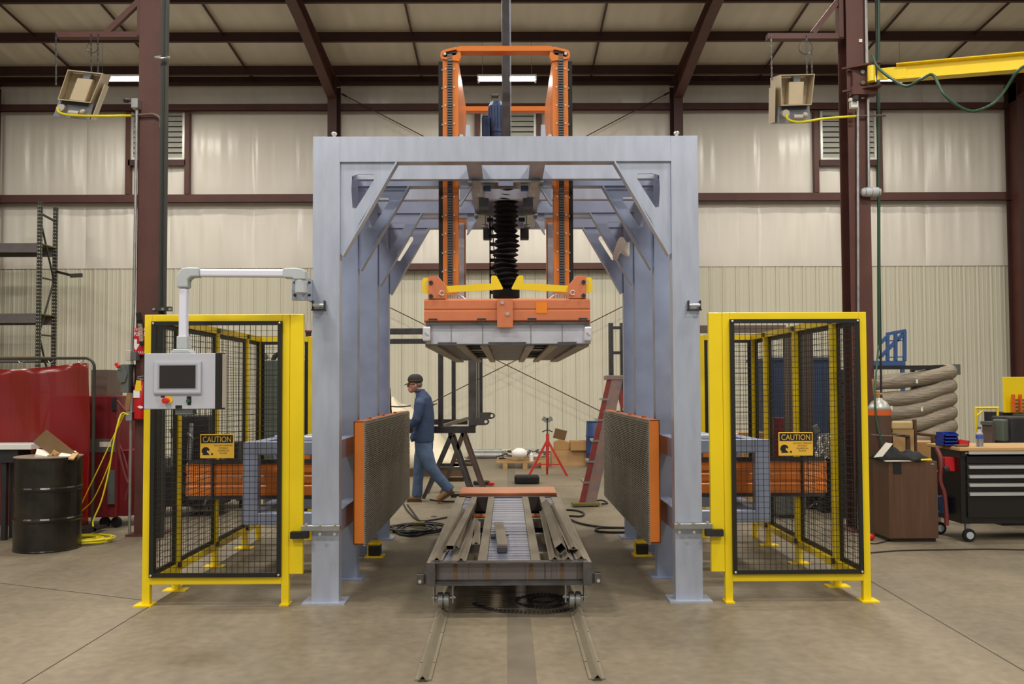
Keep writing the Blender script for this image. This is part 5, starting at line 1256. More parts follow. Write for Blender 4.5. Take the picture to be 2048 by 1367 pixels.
for i, (yl, yr) in enumerate(rows):
    a = at(1755, yl+4, D+.2); b = at(1828, yl-2, D+.1); c = at(1895, yr, D+.05)
    P = spline([a+Vector((-.3, 0, 0)), a, b, c, c+Vector((.03, .1, 0))], 8); m = MB(); rr = [.12+.004*math.sin(k*1.1+i) for k in range(len(P))]
    m.tube(P, .12, 16, rr)
    one(m, 'wrapped_duct', 'duct_wrap', ('topmost', 'second from top', 'third from top', 'fourth from top', 'fifth from top', 'lowest')[i]+' wrapped flexible duct in the dark rack', 'duct', 'wrapped ducts in the dark rack', smooth=True)
    MB().bar((xa-.3, D+.4, min(v.z for v in P)-.14), (xb, D+.4, P[-1].z-.14), .5, .02).build('shelf', 'machine_dark', t)
for (px, py, k) in ((1834, 762, 0), (1783, 815, 1), (1844, 818, 2)):
    m = MB(); pb(m, px-2, py-4, px+2, py+4, 13.35, .004); one(m, 'duct_tag', 'print_white', ('white tag below the topmost duct', 'white tag at the left of the third duct', 'white tag right of the middle on the fourth duct')[k], 'tag')
# blue stair rail standing on/behind the rack
D = 15.5; t = thing('stair_railing', 'blue steel stair railing showing above the duct rack', 'railing', (at(1785, 730, D).x, D, 0))
def B(a, b, w_=.06): MB().bar(at(a[0], a[1], D), at(b[0], b[1], D), .05, w_).build('rail_bar', 'rail_blue', t)
for a, b in (((1809, 661), (1809, 722)), ((1791, 668), (1791, 722)), ((1775, 668), (1775, 722)), ((1773, 668), (1811, 661)), ((1758, 716), (1806, 668)), ((1758, 688), (1777, 670))): B(a, b)
m = MB(); pb(m, 1740, 721, 1811, 731, D-.03, .3); m.build('stringer', 'rail_blue', t)
for px in (1745, 1806): m = MB(); q = at(px, 731, D); m.box(q.x-.03, q.x+.03, D, D+.06, 0, q.z); m.build('leg', 'rail_blue', t)
for py in (681, 714): B((1778, py), (1812, py-1), .02)
# old chair and cardboard behind the cabinet
D = 10.4; xa, xb = at(1783, 870, D).x, at(1837, 870, D).x; zt = at(0, 849, D).z; zb = at(0, 884, D).z
t = thing('old_armchair', 'tan upholstered wooden chair behind the walnut cabinet', 'chair', ((xa+xb)/2, D, 0))
MB().box(xa+.02, xb-.04, D+.04, D+.1, zb+.1, zt-.01).build('backrest', 'chair_tan', t, bevel=.02)
for x_ in (xa, xb-.03): MB().box(x_, x_+.035, D+.05, D+.09, 0, zt+.01).build('back_post', 'chair_wood', t); MB().box(x_+.0, x_+.04, D-.4, D-.36, 0, zb+.04).build('front_leg', 'chair_wood', t)
for x_ in (xa-.02, xb): MB().box(x_, x_+.05, D-.42, D+.05, zb+.03, zb+.065).build('armrest', 'chair_wood', t, bevel=.01)
MB().box(xa, xb, D-.4, D+.05, .36, .46).build('seat', 'chair_tan', t, bevel=.02); MB().box(xa+.02, xb-.02, D+.05, D+.08, .46, zb+.1).build('back_panel', 'wood', t)
m = MB(); pb(m, 1805, 884, 1890, 925, 10.9, .3); 
for v in m.v: v.z = min(v.z, 99)
xs = [v.x for v in m.v]; z1_ = max(v.z for v in m.v); one(MB().box(min(xs), max(xs), 10.9, 11.3, 0, z1_), 'cardboard_carton', 'cardboard', 'tall cardboard carton behind the walnut cabinet', 'box')
# right edge: yellow machine guard and dark machine
D = 11.2; x0 = at(2010, 800, D).x
t = thing('yellow_machine', 'yellow sheet-metal machine with orange rack at the right edge of the photo', 'machine', (x0+.6, D, 0))
MB().box(x0, x0+1.2, D, D+.05, at(0, 834, D).z, at(0, 762, D).z).build('guard_panel', 'safety_yellow', t, bevel=.004); MB().box(x0, x0+1.2, D+.06, D+.5, 0, at(0, 834, D).z).build('body', 'machine_dark', t)
for px in (2029, 2043): q = at(px, 815, D-.1); MB().box(q.x-.012, q.x+.012, D-.1, D-.05, at(0, 833, D).z, at(0, 797, D).z).build('rack_post', 'band_orange', t)
for py in (800, 807, 814, 821, 828): q = at(2036, py, D-.1); MB().box(q.x-.035, q.x+.2, D-.05, D-.04, q.z-.012, q.z+.012).build('rack_blade', 'cabinet_grey', t)
D = 9.6; t = thing('bench_machine', 'dark bench machine on a stand behind the tool chest', 'machine', (at(2030, 870, D).x, D, 0))
m = MB(); pb(m, 2022, 833, 2090, 892, D, .4); m.build('housing', 'machine_dark', t, bevel=.02); m = MB(); pb(m, 2004, 838, 2024, 884, D+.05, .2); m.build('motor_housing', 'machine_green', t, bevel=.02)
m = MB(); pb(m, 1980, 843, 2006, 850, D+.2, .2); m.build('arm', 'machine_green', t); m = MB(); pb(m, 1984, 850, 1990, 890, D+.2, .2); m.build('arm', 'brown_box', t)
m = MB(); q = at(2000, 892, D); m.box(q.x, q.x+.6, D, D+.4, 0, q.z); m.build('stand', 'machine_dark', t)
D = 10.2; t = thing('yellow_stand', 'thin yellow tubular frame standing behind the tool chest', 'stand', (at(1973, 870, D).x, D, 0))
xa, xb, zt = at(1952, 850, D).x, at(1996, 850, D).x, at(0, 824, D).z
for x_ in (xa, xb): MB().cyl((x_, D, 0), (x_, D, zt), .013).build('upright', 'safety_yellow', t)
MB().cyl((xa-.01, D, zt), (xb+.01, D, zt), .013).build('crossbar', 'safety_yellow', t); MB().cyl((xa, D, zt-.1), (xa+.09, D, zt-.03), .01).build('brace', 'safety_yellow', t)
# floor cables right
one(MB().tube([Vector((p.x, p.y, .008)) for p in spline([fl(1735, 1107), fl(1800, 1102), fl(1900, 1100), fl(1980, 1099), fl(2070, 1101)])], .006), 'floor_cable', 'cord_dark', 'thin dark cable lying in front of the walnut cabinet', 'cable', 'cables on the floor at right')
one(MB().tube([Vector((p.x, p.y, .008)) for p in spline([fl(1720, 1082), fl(1745, 1088), fl(1765, 1085), fl(1785, 1078)])], .006), 'floor_cable', 'cord_dark', 'short dark cable curling to the walnut cabinet foot', 'cable', 'cables on the floor at right')
q = fl(1741, 1080); one(MB().ell(q+Vector((0, 0, .035)), (.045, .03, .035)), 'red_ball', 'estop_red', 'small red knob on the floor left of the walnut cabinet', 'knob', smooth=True)

# ------------------------------------------------------------------ behind the right guard
D = 13.2; xa, xb = at(1540, 800, D).x, at(1664, 800, D).x
t = thing('blue_container', 'large dark blue steel container seen through the right guard mesh', 'container', ((xa+xb)/2, D, 0))
MB().box(xa, xb, D, D+1.2, .15, at(0, 722, D).z).build('body', 'tank_blue', t, bevel=.02)
MB().box(xa-.02, xb+.02, D-.03, D+1.22, at(0, 727, D).z, at(0, 721, D).z).build('rim', 'tank_blue', t)
for x_ in (xa+.1, xb-.2): MB().box(x_, x_+.1, D+.1, D+1.1, 0, .15).build('skid', 'machine_dark', t)
D = 11.0
for px, w_, y0_, lb in ((1577, .08, 672, 'brown steel upright behind the right guard, thinner of the two'), (1613, .17, 660, 'wide brown steel upright behind the right guard')):
    q = at(px, 700, D); one(MB().box(q.x-w_/2, q.x+w_/2, D, D+.1, 0, at(px, y0_, D).z), 'steel_upright', 'brown_box', lb, 'post', 'brown uprights behind the right guard')
m = MB(); pb(m, 1400, 650, 1572, 665, 11.02, .08); one(m, 'steel_beam', 'brown_box', 'brown horizontal steel beam meeting the thinner upright behind the right guard', 'beam')
D = 10.2; xa, xb = at(1556, 1000, D).x, at(1612, 1000, D).x
t = thing('grey_cabinet', 'low grey steel cabinet behind the right ram housing', 'cabinet', ((xa+xb)/2, D, 0))
MB().box(xa, xb, D, D+.4, .04, at(0, 930, D).z).build('body', 'cabinet_grey', t, bevel=.01); MB().box(xb-.06, xb-.04, D-.02, D, .3, .45).build('handle', 'galvanised', t); MB().box(xa+.02, xb-.02, D+.02, D+.38, 0, .04).build('plinth', 'machine_dark', t)
# machinery clutter behind both guards: individual frames and pieces
rs = random.Random(11)
def junk(cx, D, w_, h_, lb, mats, n=16):
    t = thing('shop_machine', lb, 'machine', (cx, D, 0), None)
    MB().box(cx-w_/2, cx+w_/2, D, D+.5, .12, h_*.45).build('base_cabinet', mats[0], t, bevel=.01)
    for q in (-1, 1): MB().box(cx+q*w_*.42-.03, cx+q*w_*.42+.03, D+.1, D+.4, 0, .12).build('foot', mats[0], t)
    MB().box(cx-w_*.45, cx+w_*.45, D+.02, D+.45, h_*.45, h_*.5).build('table', mats[1], t, bevel=.005)
    MB().box(cx-w_*.1, cx+w_*.3, D+.2, D+.45, h_*.5, h_).build('head', mats[0], t, bevel=.02)
    MB().lathe([(0, 0), (w_*.12, 0), (w_*.12, .1), (w_*.09, .12), (0, .12)], (cx-w_*.25, D+.1, h_*.5), 18).build('chuck', mats[2], t)
    MB().cyl((cx+w_*.1, D+.12, h_*.55), (cx+w_*.1, D+.2, h_*.92), .035).build('spindle', mats[2], t)
    for i in range(n):
        p = Vector((cx+rs.uniform(-.5, .5)*w_, D-.02+rs.uniform(0, .1), rs.uniform(.1, h_*.9)))
        k = rs.randrange(3)
        if k == 0: MB().cyl(p, p+Vector((rs.uniform(-.15, .15), .02, rs.uniform(-.1, .15))), rs.uniform(.01, .03)).build('lever', mats[2], t)
        elif k == 1: MB().obox(p, (rs.uniform(.05, .16), .05, rs.uniform(.04, .12)), (0, rs.uniform(-.5, .5), 0)).build('fitting', mats[rs.randrange(3)], t, bevel=.006)
        else: MB().tube(spline([p, p+Vector((rs.uniform(-.2, .2), -.03, -rs.uniform(.1, .3))), p+Vector((rs.uniform(-.3, .3), 0, rs.uniform(-.3, .1)))]), .01, 6).build('cable', mats[0] if i % 3 else 'cord_red', t)
    return t
junk(at(355, 900, 10.6).x, 10.6, 1.0, 1.22, 'dark drilling machine seen through the left guard mesh', ('machine_dark', 'mill_steel', 'galvanised'), 22)
junk(at(430, 1000, 11.3).x, 11.3, .75, .85, 'low dark machine behind the left ram, seen through the mesh', ('machine_dark', 'brown_box', 'dark_steel'), 16)
junk(at(1680, 940, 11.2).x, 10.9, 1.0, 1.15, 'cluttered dark machine seen through the right guard mesh', ('machine_dark', 'mill_steel', 'galvanised'), 24)
D = 10.8; q = at(1655, 890, D); m = MB()
def fo(u, v):
    a = u*2*math.pi; z = v*.3; r_ = .17*(1-.35*v)+.03*math.sin(7*a+9*v)+.015*math.sin(17*a)
    return Vector((q.x+r_*math.cos(a), D-.1+r_*.7*math.sin(a), q.z-.15+z))
one(MB().box(q.x-.14, q.x+.14, D-.18, D+.0, 0, q.z-.15), 'support_crate', 'machine_dark', 'tall dark crate under the shiny foil bundle', 'crate')
one(MB().grid(fo, 40, 10), 'foil_bundle', 'foil', 'crumpled shiny foil bundle behind the right guard', 'foil')
q = at(1497, 865, 12.0); one(MB().box(q.x-.3, q.x+.3, 12.0, 12.5, 0, q.z), 'cardboard_carton', 'cardboard', 'cardboard box seen low through the right guard corner', 'box')
q = at(1574, 865, 11.6); one(MB().box(q.x-.18, q.x+.16, 11.6, 11.9, .0, at(0, 842, 11.6).z), 'mauve_box', 'cabinet_red', 'mauve box behind the CAUTION sign on the right guard', 'box', bevel=.01)
D = 10.2
q = at(1716, 760, D); m = MB(); t = thing('part_shelf', 'narrow wire shelf stacked with small parts beside the right column', 'shelf', (q.x, D, 0))
for z in [.3+.16*i for i in range(9)]:
    MB().box(q.x-.17, q.x+.15, D, D+.3, z, z+.012).build('shelf_board', 'mill_steel', t)
    for k in range(3): MB().box(q.x-.15+.1*k, q.x-.15+.1*k+rs.uniform(.05, .09), D+.02, D+.2, z+.012, z+rs.uniform(.05, .12)).build('parts_carton', ('brown_box', 'cardboard_dark', 'machine_dark', 'paper')[rs.randrange(4)], t)
for x_ in (-.17, .14): MB().box(q.x+x_, q.x+x_+.02, D, D+.3, 0, 1.75).build('side', 'machine_dark', t)
# behind the left guard: green-grey cabinet with pipes on top
D = 10.6; xa, xb = at(527, 800, D).x, at(640, 800, D).x; zt = at(0, 722, D).z
t = thing('green_cabinet', 'large grey-green machine cabinet behind the left guard', 'cabinet', ((xa+xb)/2, D, 0))
MB().box(xa, xb, D, D+.7, .1, zt).build('body', 'machine_green', t, bevel=.01); MB().box(xa+.03, xb-.03, D+.03, D+.67, 0, .1).build('plinth', 'machine_dark', t)
MB().box(xa+.03, (xa+xb)/2-.01, D-.012, D, .2, zt-.05).build('door', 'machine_green', t, bevel=.004); MB().box((xa+xb)/2+.01, xb-.03, D-.012, D, .2, zt-.05).build('door', 'machine_green', t, bevel=.004)
for px in (530, 616): q = at(px, 713, D+.2); MB().lathe([(.02, -.02), (.04, -.02), (.04, .02), (.02, .02)], q, 16, 'Y').build('lifting_eye', 'cabinet_grey', t)
MB().tube(curve_pts([(546, 722, D+.2), (552, 710, D+.2), (570, 706, D+.2), (588, 716, D+.2)], D), .03).build('hose', 'machine_dark', t)
m = MB(); pb(m, 612, 690, 622, 706, D+.2, .08); m.build('junction_box', 'green', t)
q = at(617, 655, 12.5); t = thing('wall_pipe', 'white pipe stub with red collar behind the left guard gap', 'pipe', (q.x, 12.5, 0)); MB().cyl((q.x, 12.5, 0), (q.x, 12.5, at(0, 664, 12.5).z), .04).build('lower_pipe', 'machine_dark', t); MB().cyl((q.x, 12.5, at(0, 664, 12.5).z), (q.x, 12.5, at(0, 647, 12.5).z), .045).build('upper_pipe', 'beige_plastic', t); MB().cyl((q.x, 12.5, at(0, 667, 12.5).z), (q.x, 12.5, at(0, 663, 12.5).z), .05).build('collar', 'cabinet_red', t)
# ------------------------------------------------------------------ background centre
# steel weldment on sawhorses
D = 12.1
t = thing('steel_weldment', 'welded dark steel tube frame lying on the sawhorses behind the worker', 'steel frame', (at(880, 860, D).x, D, at(880, 866, D).z))
def B(px0, py0, px1, py1, d, dep=.1, mn='dark_steel', nm='tube'):
    m = MB(); pb(m, px0, py0, px1, py1, d, dep); return m.build(nm, mn, t, bevel=.005)
B(800, 852, 951, 866, D); B(800, 838, 935, 849, D+.9)
B(876, 640, 886, 853, D+.02, .08); B(903, 640, 911, 840, D+.92, .08); B(937, 640, 953, 852, D, .1, 'frame_blue' if 0 else 'mill_steel'); B(954, 640, 957, 840, D+.3, .06, 'dark_steel'); B(958, 640, 965, 836, D+.92, .07)
B(756, 656, 852, 668, D+.02, .08); B(756, 677, 866, 687, D+.92, .08); 
B(862, 640, 965, 650, D+.01, .1); 
MB().bar(at(885, 852, D+.1), at(936, 836, D+.9), .03, .05).build('diagonal_bar', 'bare_steel', t)
for px0, px1, py, d in ((938, 972, 843, D-.02), (958, 984, 831, D+.9)):
    a = at(px0, py, d); b = at(px1, py, d); h = .05
    out = [(a.x, -h), (b.x-.02, -h), (b.x+.03, -h*.7), (b.x+.05, 0), (b.x+.03, h*.7), (b.x-.02, h), (a.x, h), (a.x, 0)]
    cx_ = b.x; inn = [(cx_-.022, -.012), (cx_-.01, -.022), (cx_+.012, -.02), (cx_+.022, 0), (cx_+.012, .02), (cx_-.01, .022), (cx_-.022, .012), (cx_-.025, 0)]
    MB().ring(out, inn, (0, d, a.z), (1,0,0), (0,0,1), (0,.015,0)).build('lug_plate', 'mill_steel', t)
def sawhorse(pxs, d, lb, mn):
    # two crossed leg pairs with a top bar
    topz = at(0, 868, 12.1).z
    xs_ = at(pxs[0], 868, d).x
    t = thing('sawhorse', lb, 'sawhorse', (xs_, d, 0), 'steel sawhorses under the welded frame')
    MB().bar((xs_, d-.15, topz-.02), (xs_, d+.55, topz-.02), .06, .06).build('top_bar', mn, t)
    for y_ in (d-.1, d+.5):
        for q in (-1, 1):
            foot = at(pxs[1] if q < 0 else pxs[2], 998, d).x
            MB().bar((xs_, y_, topz-.05), (foot+.0, y_, .0), .05, .045, (0,1,0)).build('leg', mn, t)
        zz = .42; f = 1-zz/topz
        l = at(pxs[1], 0, d).x; r_ = at(pxs[2], 0, d).x
        MB().bar((xs_+(l-xs_)*f, y_, zz), (xs_+(r_-xs_)*f, y_, zz), .03, .04).build('spreader', mn, t)
    return t
sawhorse((902, 848, 945), 12.3, 'front steel sawhorse under the welded frame', 'mill_steel')
sawhorse((926, 884, 968), 12.9, 'rear steel sawhorse under the welded frame', 'brown_box')
one(MB().box(at(858, 0, 12.9).x, at(925, 0, 12.9).x, 12.9, 13.0, .16, .22), 'scrap_bar', 'chair_wood', 'dark bar lying low behind the sawhorses', 'bar')
q = fl(895, 985); one(MB().box(at(905, 0, 12.9).x, at(955, 0, 12.9).x, 12.3, 12.36, 0, .05), 'scrap_bar', 'machine_dark', 'short dark bar on the floor between the sawhorses', 'bar')
# draped tarp on a low pallet behind the worker
D = 15.2
xa, xb = at(775, 850, D).x, at(925, 850, D).x
def tp(u, v):
    X = xa+(xb-xa)*u; Y = D+1.4*v
    hgt = at(0, 812, D).z*(1-u)**.8*.97+.12
    e = math.sin(math.pi*min(1, v*1.0+.0)) if v > 0 else 0
    Z = .15+(hgt-.15)*(min(1, v*2.5))**.6 if u < 1 else .14
    Z += .04*math.sin(9*u+5*v)+.03*math.sin(19*u-8*v)
    return Vector((X, Y-.05*math.sin(12*u), max(.13, Z)))
one(MB().grid(tp, 50, 20), 'tarp', 'tarp', 'cream tarp draped over material behind the worker', 'tarp', smooth=True, solid=.01)
m = MB()
for y_ in (D+.05, D+.6, D+1.15): m.box(xa, xb, y_, y_+.1, 0, .1)
m.box(xa, xb, D+.05, D+1.3, .1, .125); one(m, 'low_pallet', 'chair_wood', 'dark low pallet under the cream tarp', 'pallet')
one(MB().tube(curve_pts([(779, 812, 14.9), (800, 813, 14.9), (822, 811, 14.9)], 15), .012), 'black_bar', 'machine_dark', 'thin black bar above the tarp left of the worker', 'bar')
one(MB().tube(curve_pts([(779, 775, 9.5), (781, 810, 9.5), (783, 832, 9.5)], 9.5), .01), 'hanging_cable', 'machine_dark', 'black cable hanging behind the left pressing plate', 'cable')
one(MB().tube([fl(815, 1010)+Vector((0,0,.01)), fl(838, 1042)+Vector((0,0,.01))], .01), 'floor_hose', 'cord_dark', 'short dark hose running back to the left cable coil', 'hose')
q = at(868, 808, 11.5); t = thing('screwdriver_tool', 'small red handled tool sticking out behind the worker', 'tool', q)
MB().cyl(at(861, 810, 12.05), at(868, 808, 12.05), .018).build('grip', 'cord_red', t); MB().cyl(at(868, 808, 12.05), at(874, 807, 12.05), .008).build('shank', 'machine_dark', t)
# pipes at wall foot
for i, (py, r, lb) in enumerate(((893, .05, 'upper silver duct pipe along the foot of the back wall'), (908, .07, 'lower silver pipe on the floor along the back wall'))):
    y_ = 19.2-.12*i; z_ = at(1000, py, y_).z
    x0, x1 = at(935, py, y_).x, at((1150, 1010)[i], py, y_).x
    one(MB().cyl((x0, y_, r+(.1 if i == 0 else 0)), (x1, y_, r+(.1 if i == 0 else 0)), r, n=16), 'silver_pipe', 'galvanised', lb, 'pipe', 'silver pipes at the wall foot', smooth=False)
# pallet with scrap, bag and bottle
D = 16.6; xa, xb = at(993, 920, D).x, at(1098, 920, D).x; zt = .14
t = thing('scrap_pallet', 'low wooden pallet loaded with scrap under the back wall', 'pallet', ((xa+xb)/2, D, 0))
for y_ in (D, D+.5, D+1.0): MB().box(xa, xb, y_, y_+.1, zt-.03, zt).build('deck_board', 'wood', t)
for y_ in (D+.25, D+.75): MB().box(xa, xb, y_, y_+.1, zt-.03, zt).build('deck_board', 'wood', t)
for f in (.12, .5, .85): MB().box(xa+(xb-xa)*f, xa+(xb-xa)*f+.09, D+.0, D+1.1, 0, zt-.031).build('runner', 'wood', t)
for i in range(40):
    p = Vector((rs.uniform(xa+.05, xb-.1), rs.uniform(D+.1, D+1.0), zt+.03+rs.uniform(0, .12)))
    a = rs.uniform(0, 6.28); L_ = rs.uniform(.06, .22)
    MB().bar(p, p+Vector((math.cos(a)*L_, math.sin(a)*L_*.6, rs.uniform(-.03, .05))), rs.uniform(.02, .07), rs.uniform(.008, .04)).build('scrap_piece', ('bare_steel', 'mill_steel', 'galvanised', 'dark_steel', 'paper')[i % 5], t)
q = at(1039, 908, D+.1); one(MB().ell((q.x, q.y, zt+.15), (.155, .14, .1), 18, 10, .03), 'white_bag', 'rag_white', 'bulging white bag on the scrap pallet', 'bag', smooth=True)
q = at(1063, 918, D+.05); t = thing('white_bottle', 'white plastic bottle standing on the scrap pallet', 'bottle', (q.x, q.y, zt)); MB().lathe([(0, 0), (.038, 0), (.038, .13), (.02, .15), (0, .15)], (q.x, q.y, zt), 14).build('bottle_body', 'print_white', t, smooth=False); MB().cyl((q.x, q.y, zt+.15), (q.x, q.y, zt+.175), .016).build('cap', 'print_white', t)
# pipe stand
D = 15.3; q = at(1095, 900, D); X = q.x
t = thing('pipe_stand', 'red tripod pipe stand with a steel vee head before the back wall', 'pipe stand', (X, D, 0))
zc = at(0, 888, D).z
for a, L_ in ((200, .36), (340, .36), (90, .3)):
    MB().bar((X, D, zc+.03), (X+L_*math.cos(R(a)), D+L_*math.sin(R(a))*.7, .0), .035, .035).build('leg', 'stand_red', t)
    MB().bar((X, D, .2), (X+L_*.6*math.cos(R(a)), D+L_*.42*math.sin(R(a)), .2), .02, .02).build('brace', 'stand_red', t)
MB().cyl((X, D, .14), (X, D, zc+.14), .028).build('sleeve', 'stand_red', t); MB().cyl((X, D, zc+.1), (X, D, at(0, 845, D).z), .015).build('screw_rod', 'mill_steel', t)
m = MB(); m.bar((X-.09, D, at(0, 866, D).z-.02), (X, D, at(0, 866, D).z+.02), .02, .02); m.bar((X+.09, D, at(0, 866, D).z-.02), (X, D, at(0, 866, D).z+.02), .02, .02); m.build('wing_nut', 'mill_steel', t)
zv = at(0, 846, D).z; MB().bar((X, D, zv), (X-.085, D, zv+.05), .08, .012, (0,1,0)).build('vee_plate', 'galvanised', t); MB().bar((X, D, zv), (X+.085, D, zv+.05), .08, .012, (0,1,0)).build('vee_plate', 'galvanised', t)
# cartons near the wall
D = 16.9
q = at(1128, 905, D)
m = MB(); m.obox((at(1122, 872, D).x, D+.3, at(0, 874, D).z-.01), (.24, .03, .2), (R(10), R(14), 0)); one(m, 'carton_flap', 'cardboard_dark', 'brown open carton lid tilted above the boxes', 'cardboard', bevel=.004)
xa, xb = at(1104, 900, D).x, at(1186, 900, D).x
one(MB().box(xa, xb, D+.2, D+.6, 0, at(0, 907, D).z), 'wood_board', 'wood', 'light wooden board under the long carton', 'board')
za = at(0, 907, D).z+.002; one(MB().box(at(1136, 0, D).x, xb, D+.1, D+.45, za, at(0, 888, D).z), 'long_carton', 'cardboard', 'long light carton lying by the back wall', 'box', bevel=.004)
m = MB().prism([(0, 0), (.3, 0), (.36, .14), (.1, .2), (-.0, .16)], (at(1104, 0, D).x, D+.22, za), (1,0,0), (0,0,1), (0,.2,0)); one(m, 'crushed_carton', 'cardboard', 'crushed open carton left of the long carton', 'box', bevel=.006)
# blue barrel
D = 17.0; X = at(1200, 890, D).x; H = at(0, 848, D).z
t = thing('blue_barrel', 'blue plastic barrel standing behind the red stepladder', 'barrel', (X, D, 0)); MB().lathe([(0, 0), (.26, 0), (.27, .03), (.275, H*.3), (.285, H*.32), (.275, H*.34), (.275, H*.66), (.285, H*.68), (.275, H*.7), (.265, H-.02), (.25, H), (0, H)], (X, D, 0), 28).build('barrel_body', 'barrel_blue', t, smooth=True)
MB().lathe([(.25, H-.005), (.268, H-.005), (.268, H+.01), (.25, H+.01)], (X, D, 0), 28).build('rim', 'barrel_blue', t)
# black cushion
q = fl(1054, 968); one(MB().box(q.x-.2, q.x+.2, q.y, q.y+.3, .0, .13), 'black_cushion', 'black_rubber', 'black padded kneeling cushion on the floor behind the cart', 'cushion', bevel=.03)
# red tool on floor behind the drive
q = fl(962, 975); t = thing('grinder_tool', 'red and black hand tool on the floor behind the cart', 'tool', q); MB().obox(q+Vector((0, .25, .05)), (.26, .1, .07), (0, 0, .2)).build('body', 'machine_dark', t, bevel=.02); MB().obox(q+Vector((.14, .25, .035)), (.12, .08, .045), (0, 0, -.3)).build('handle', 'estop_red', t, bevel=.01)
# dark posts right
D = 13.6; t = thing('steel_rack_frame', 'dark welded post frame standing behind the red stepladder', 'frame', (at(1233, 850, D).x, D, 0))
for px0, px1, y_ in ((1218, 1227, 0), (1241, 1252, .0)): q = MB(); a, b = at(px0, 700, D).x, at(px1, 700, D).x; q.box(a, b, D+y_, D+.09, 0, at(0, 650, D).z); q.build('post', 'dark_steel', t)
for py in (655, 705, 757): m = MB(); pb(m, 1227, py-3, 1241, py+3, D+.02, .04); m.build('rung', 'dark_steel', t)
# stepladder
D = 11.3; t = thing('stepladder', 'paint-spattered red fibreglass stepladder standing right of the cart', 'ladder', (at(1170, 1005, D).x, D, 0))
topA = at(1225, 755, D); f0 = at(1163, 1008, D)
for y_, (p, q) in ((D, ((1163, 1006), (1220, 757))), (D+.42, ((1186, 1003), (1232, 757)))):
    a = at(p[0], p[1], D); b = at(q[0], q[1], D); a.y = y_; b.y = y_ if y_ == D else D+.3; a.z = .02
    MB().bar(a, b, .075, .03, (0,1,0)).build('front_rail', 'ladder_red', t)
a, b = at(1180, 1006, D), at(1234, 757, D); a.z = .02; a.y = D-.015; b.y = D-.015
MB().bar(a, b, .012, .14, (1,0,0)).build('rail_flange', 'ladder_grey', t)
for k in range(1, 6):
    f = k/6; p = at(1163, 1006, D).lerp(at(1220, 757, D), f); 
    MB().box(p.x-.045, p.x+.05, D-.022, D+.4-.1*f, p.z-.012, p.z+.015).build('step', 'galvanised', t)
for y_ in (D, D+.3):
    a, b = at(1236, 757, D), at(1296, 1006, D); a.y = b.y = y_; b.z = .0
    MB().bar(a, b, .035, .03, (0,1,0)).build('rear_rail', 'ladder_red', t)
for k in range(1, 4): p = at(1236, 757, D).lerp(at(1296, 1006, D), k/4); MB().bar((p.x, D, p.z), (p.x, D+.3, p.z), .02, .03).build('rear_brace', 'galvanised', t)
m = MB(); pb(m, 1214, 750, 1250, 759, D-.03, .38); m.build('ladder_top', 'ladder_grey', t, bevel=.006)
q = fl(1173, 1010); one(MB().obox((q.x-.02, q.y-.1, .035), (.36, .14, .04), (0, 0, .12)), 'board_with_tape', 'olive', 'dark olive board lying at the ladder foot', 'board', bevel=.006)
m = MB(); q = fl(1195, 1008); m.tube(spline([q+Vector((-.1, 0, .03)), q+Vector((.05, .04, .05)), q+Vector((.13, -.02, .02)), q+Vector((.05, -.1, .02))]), .012); one(m, 'hose_end', 'cord_dark', 'dark hose end curled at the ladder foot', 'hose')
# floor hoses
def fhose(pts, r, lb, mn='cord_dark'): one(MB().tube([Vector((p.x, p.y, r+.001)) for p in spline([fl(*q) for q in pts])], r), 'floor_hose', mn, lb, 'hose', 'dark hoses on the floor around the cart')
fhose([(1112, 1022), (1140, 1021), (1160, 1024), (1168, 1029), (1160, 1034), (1140, 1033), (1118, 1034)], .012, 'looped dark hose just right of the cart rear')
fhose([(1136, 1038), (1160, 1048), (1200, 1055), (1240, 1057), (1270, 1056)], .012, 'dark hose running from the cart under the right pressing plate')
fhose([(1262, 1066), (1215, 1066), (1192, 1063), (1198, 1057), (1230, 1057)], .012, 'dark hose loop under the right pressing plate')
fhose([(806, 1006), (815, 1022), (838, 1042), (870, 1040), (892, 1036), (905, 1034)], .01, 'dark hose running from the worker to the cable coil')
fhose([(860, 1000), (880, 1003), (905, 1004), (930, 1003), (950, 1000)], .01, 'dark hose behind the left rear of the cart')
t = thing('cable_coil', 'loose coil of dark cable on the floor left of the cart', 'cable', (fl(825, 1060).x, fl(825, 1060).y, 0))
pts = []
for k in range(150):
    f = k/149; a = f*2*math.pi*5; c = fl(828+14*math.sin(f*9), 1060); rx = .24+.06*math.sin(f*11); ry = .13+.04*math.sin(f*7)
    pts.append(Vector((c.x+rx*math.cos(a), c.y+ry*math.sin(a)*2, .014+.02*abs(math.sin(f*21)))))
MB().tube(pts, .012, 6).build('cable_loops', 'cord_dark', t)
fhose([(785, 1059), (800, 1070), (830, 1073), (855, 1066)], .012, 'outer dark cable loop in front of the coil')
q = fl(838, 1056); one(MB().cyl(q+Vector((-.06, 0, .05)), q+Vector((.06, .02, .05)), .025), 'cable_plug', 'olive', 'olive plug lying on the cable coil', 'plug')
q = fl(868, 1033); one(MB().lathe([(0, 0), (.04, 0), (.03, .008), (0, .008)], q, 14), 'floor_washer', 'machine_dark', 'small dark disc on the floor left of the cart', 'disc')

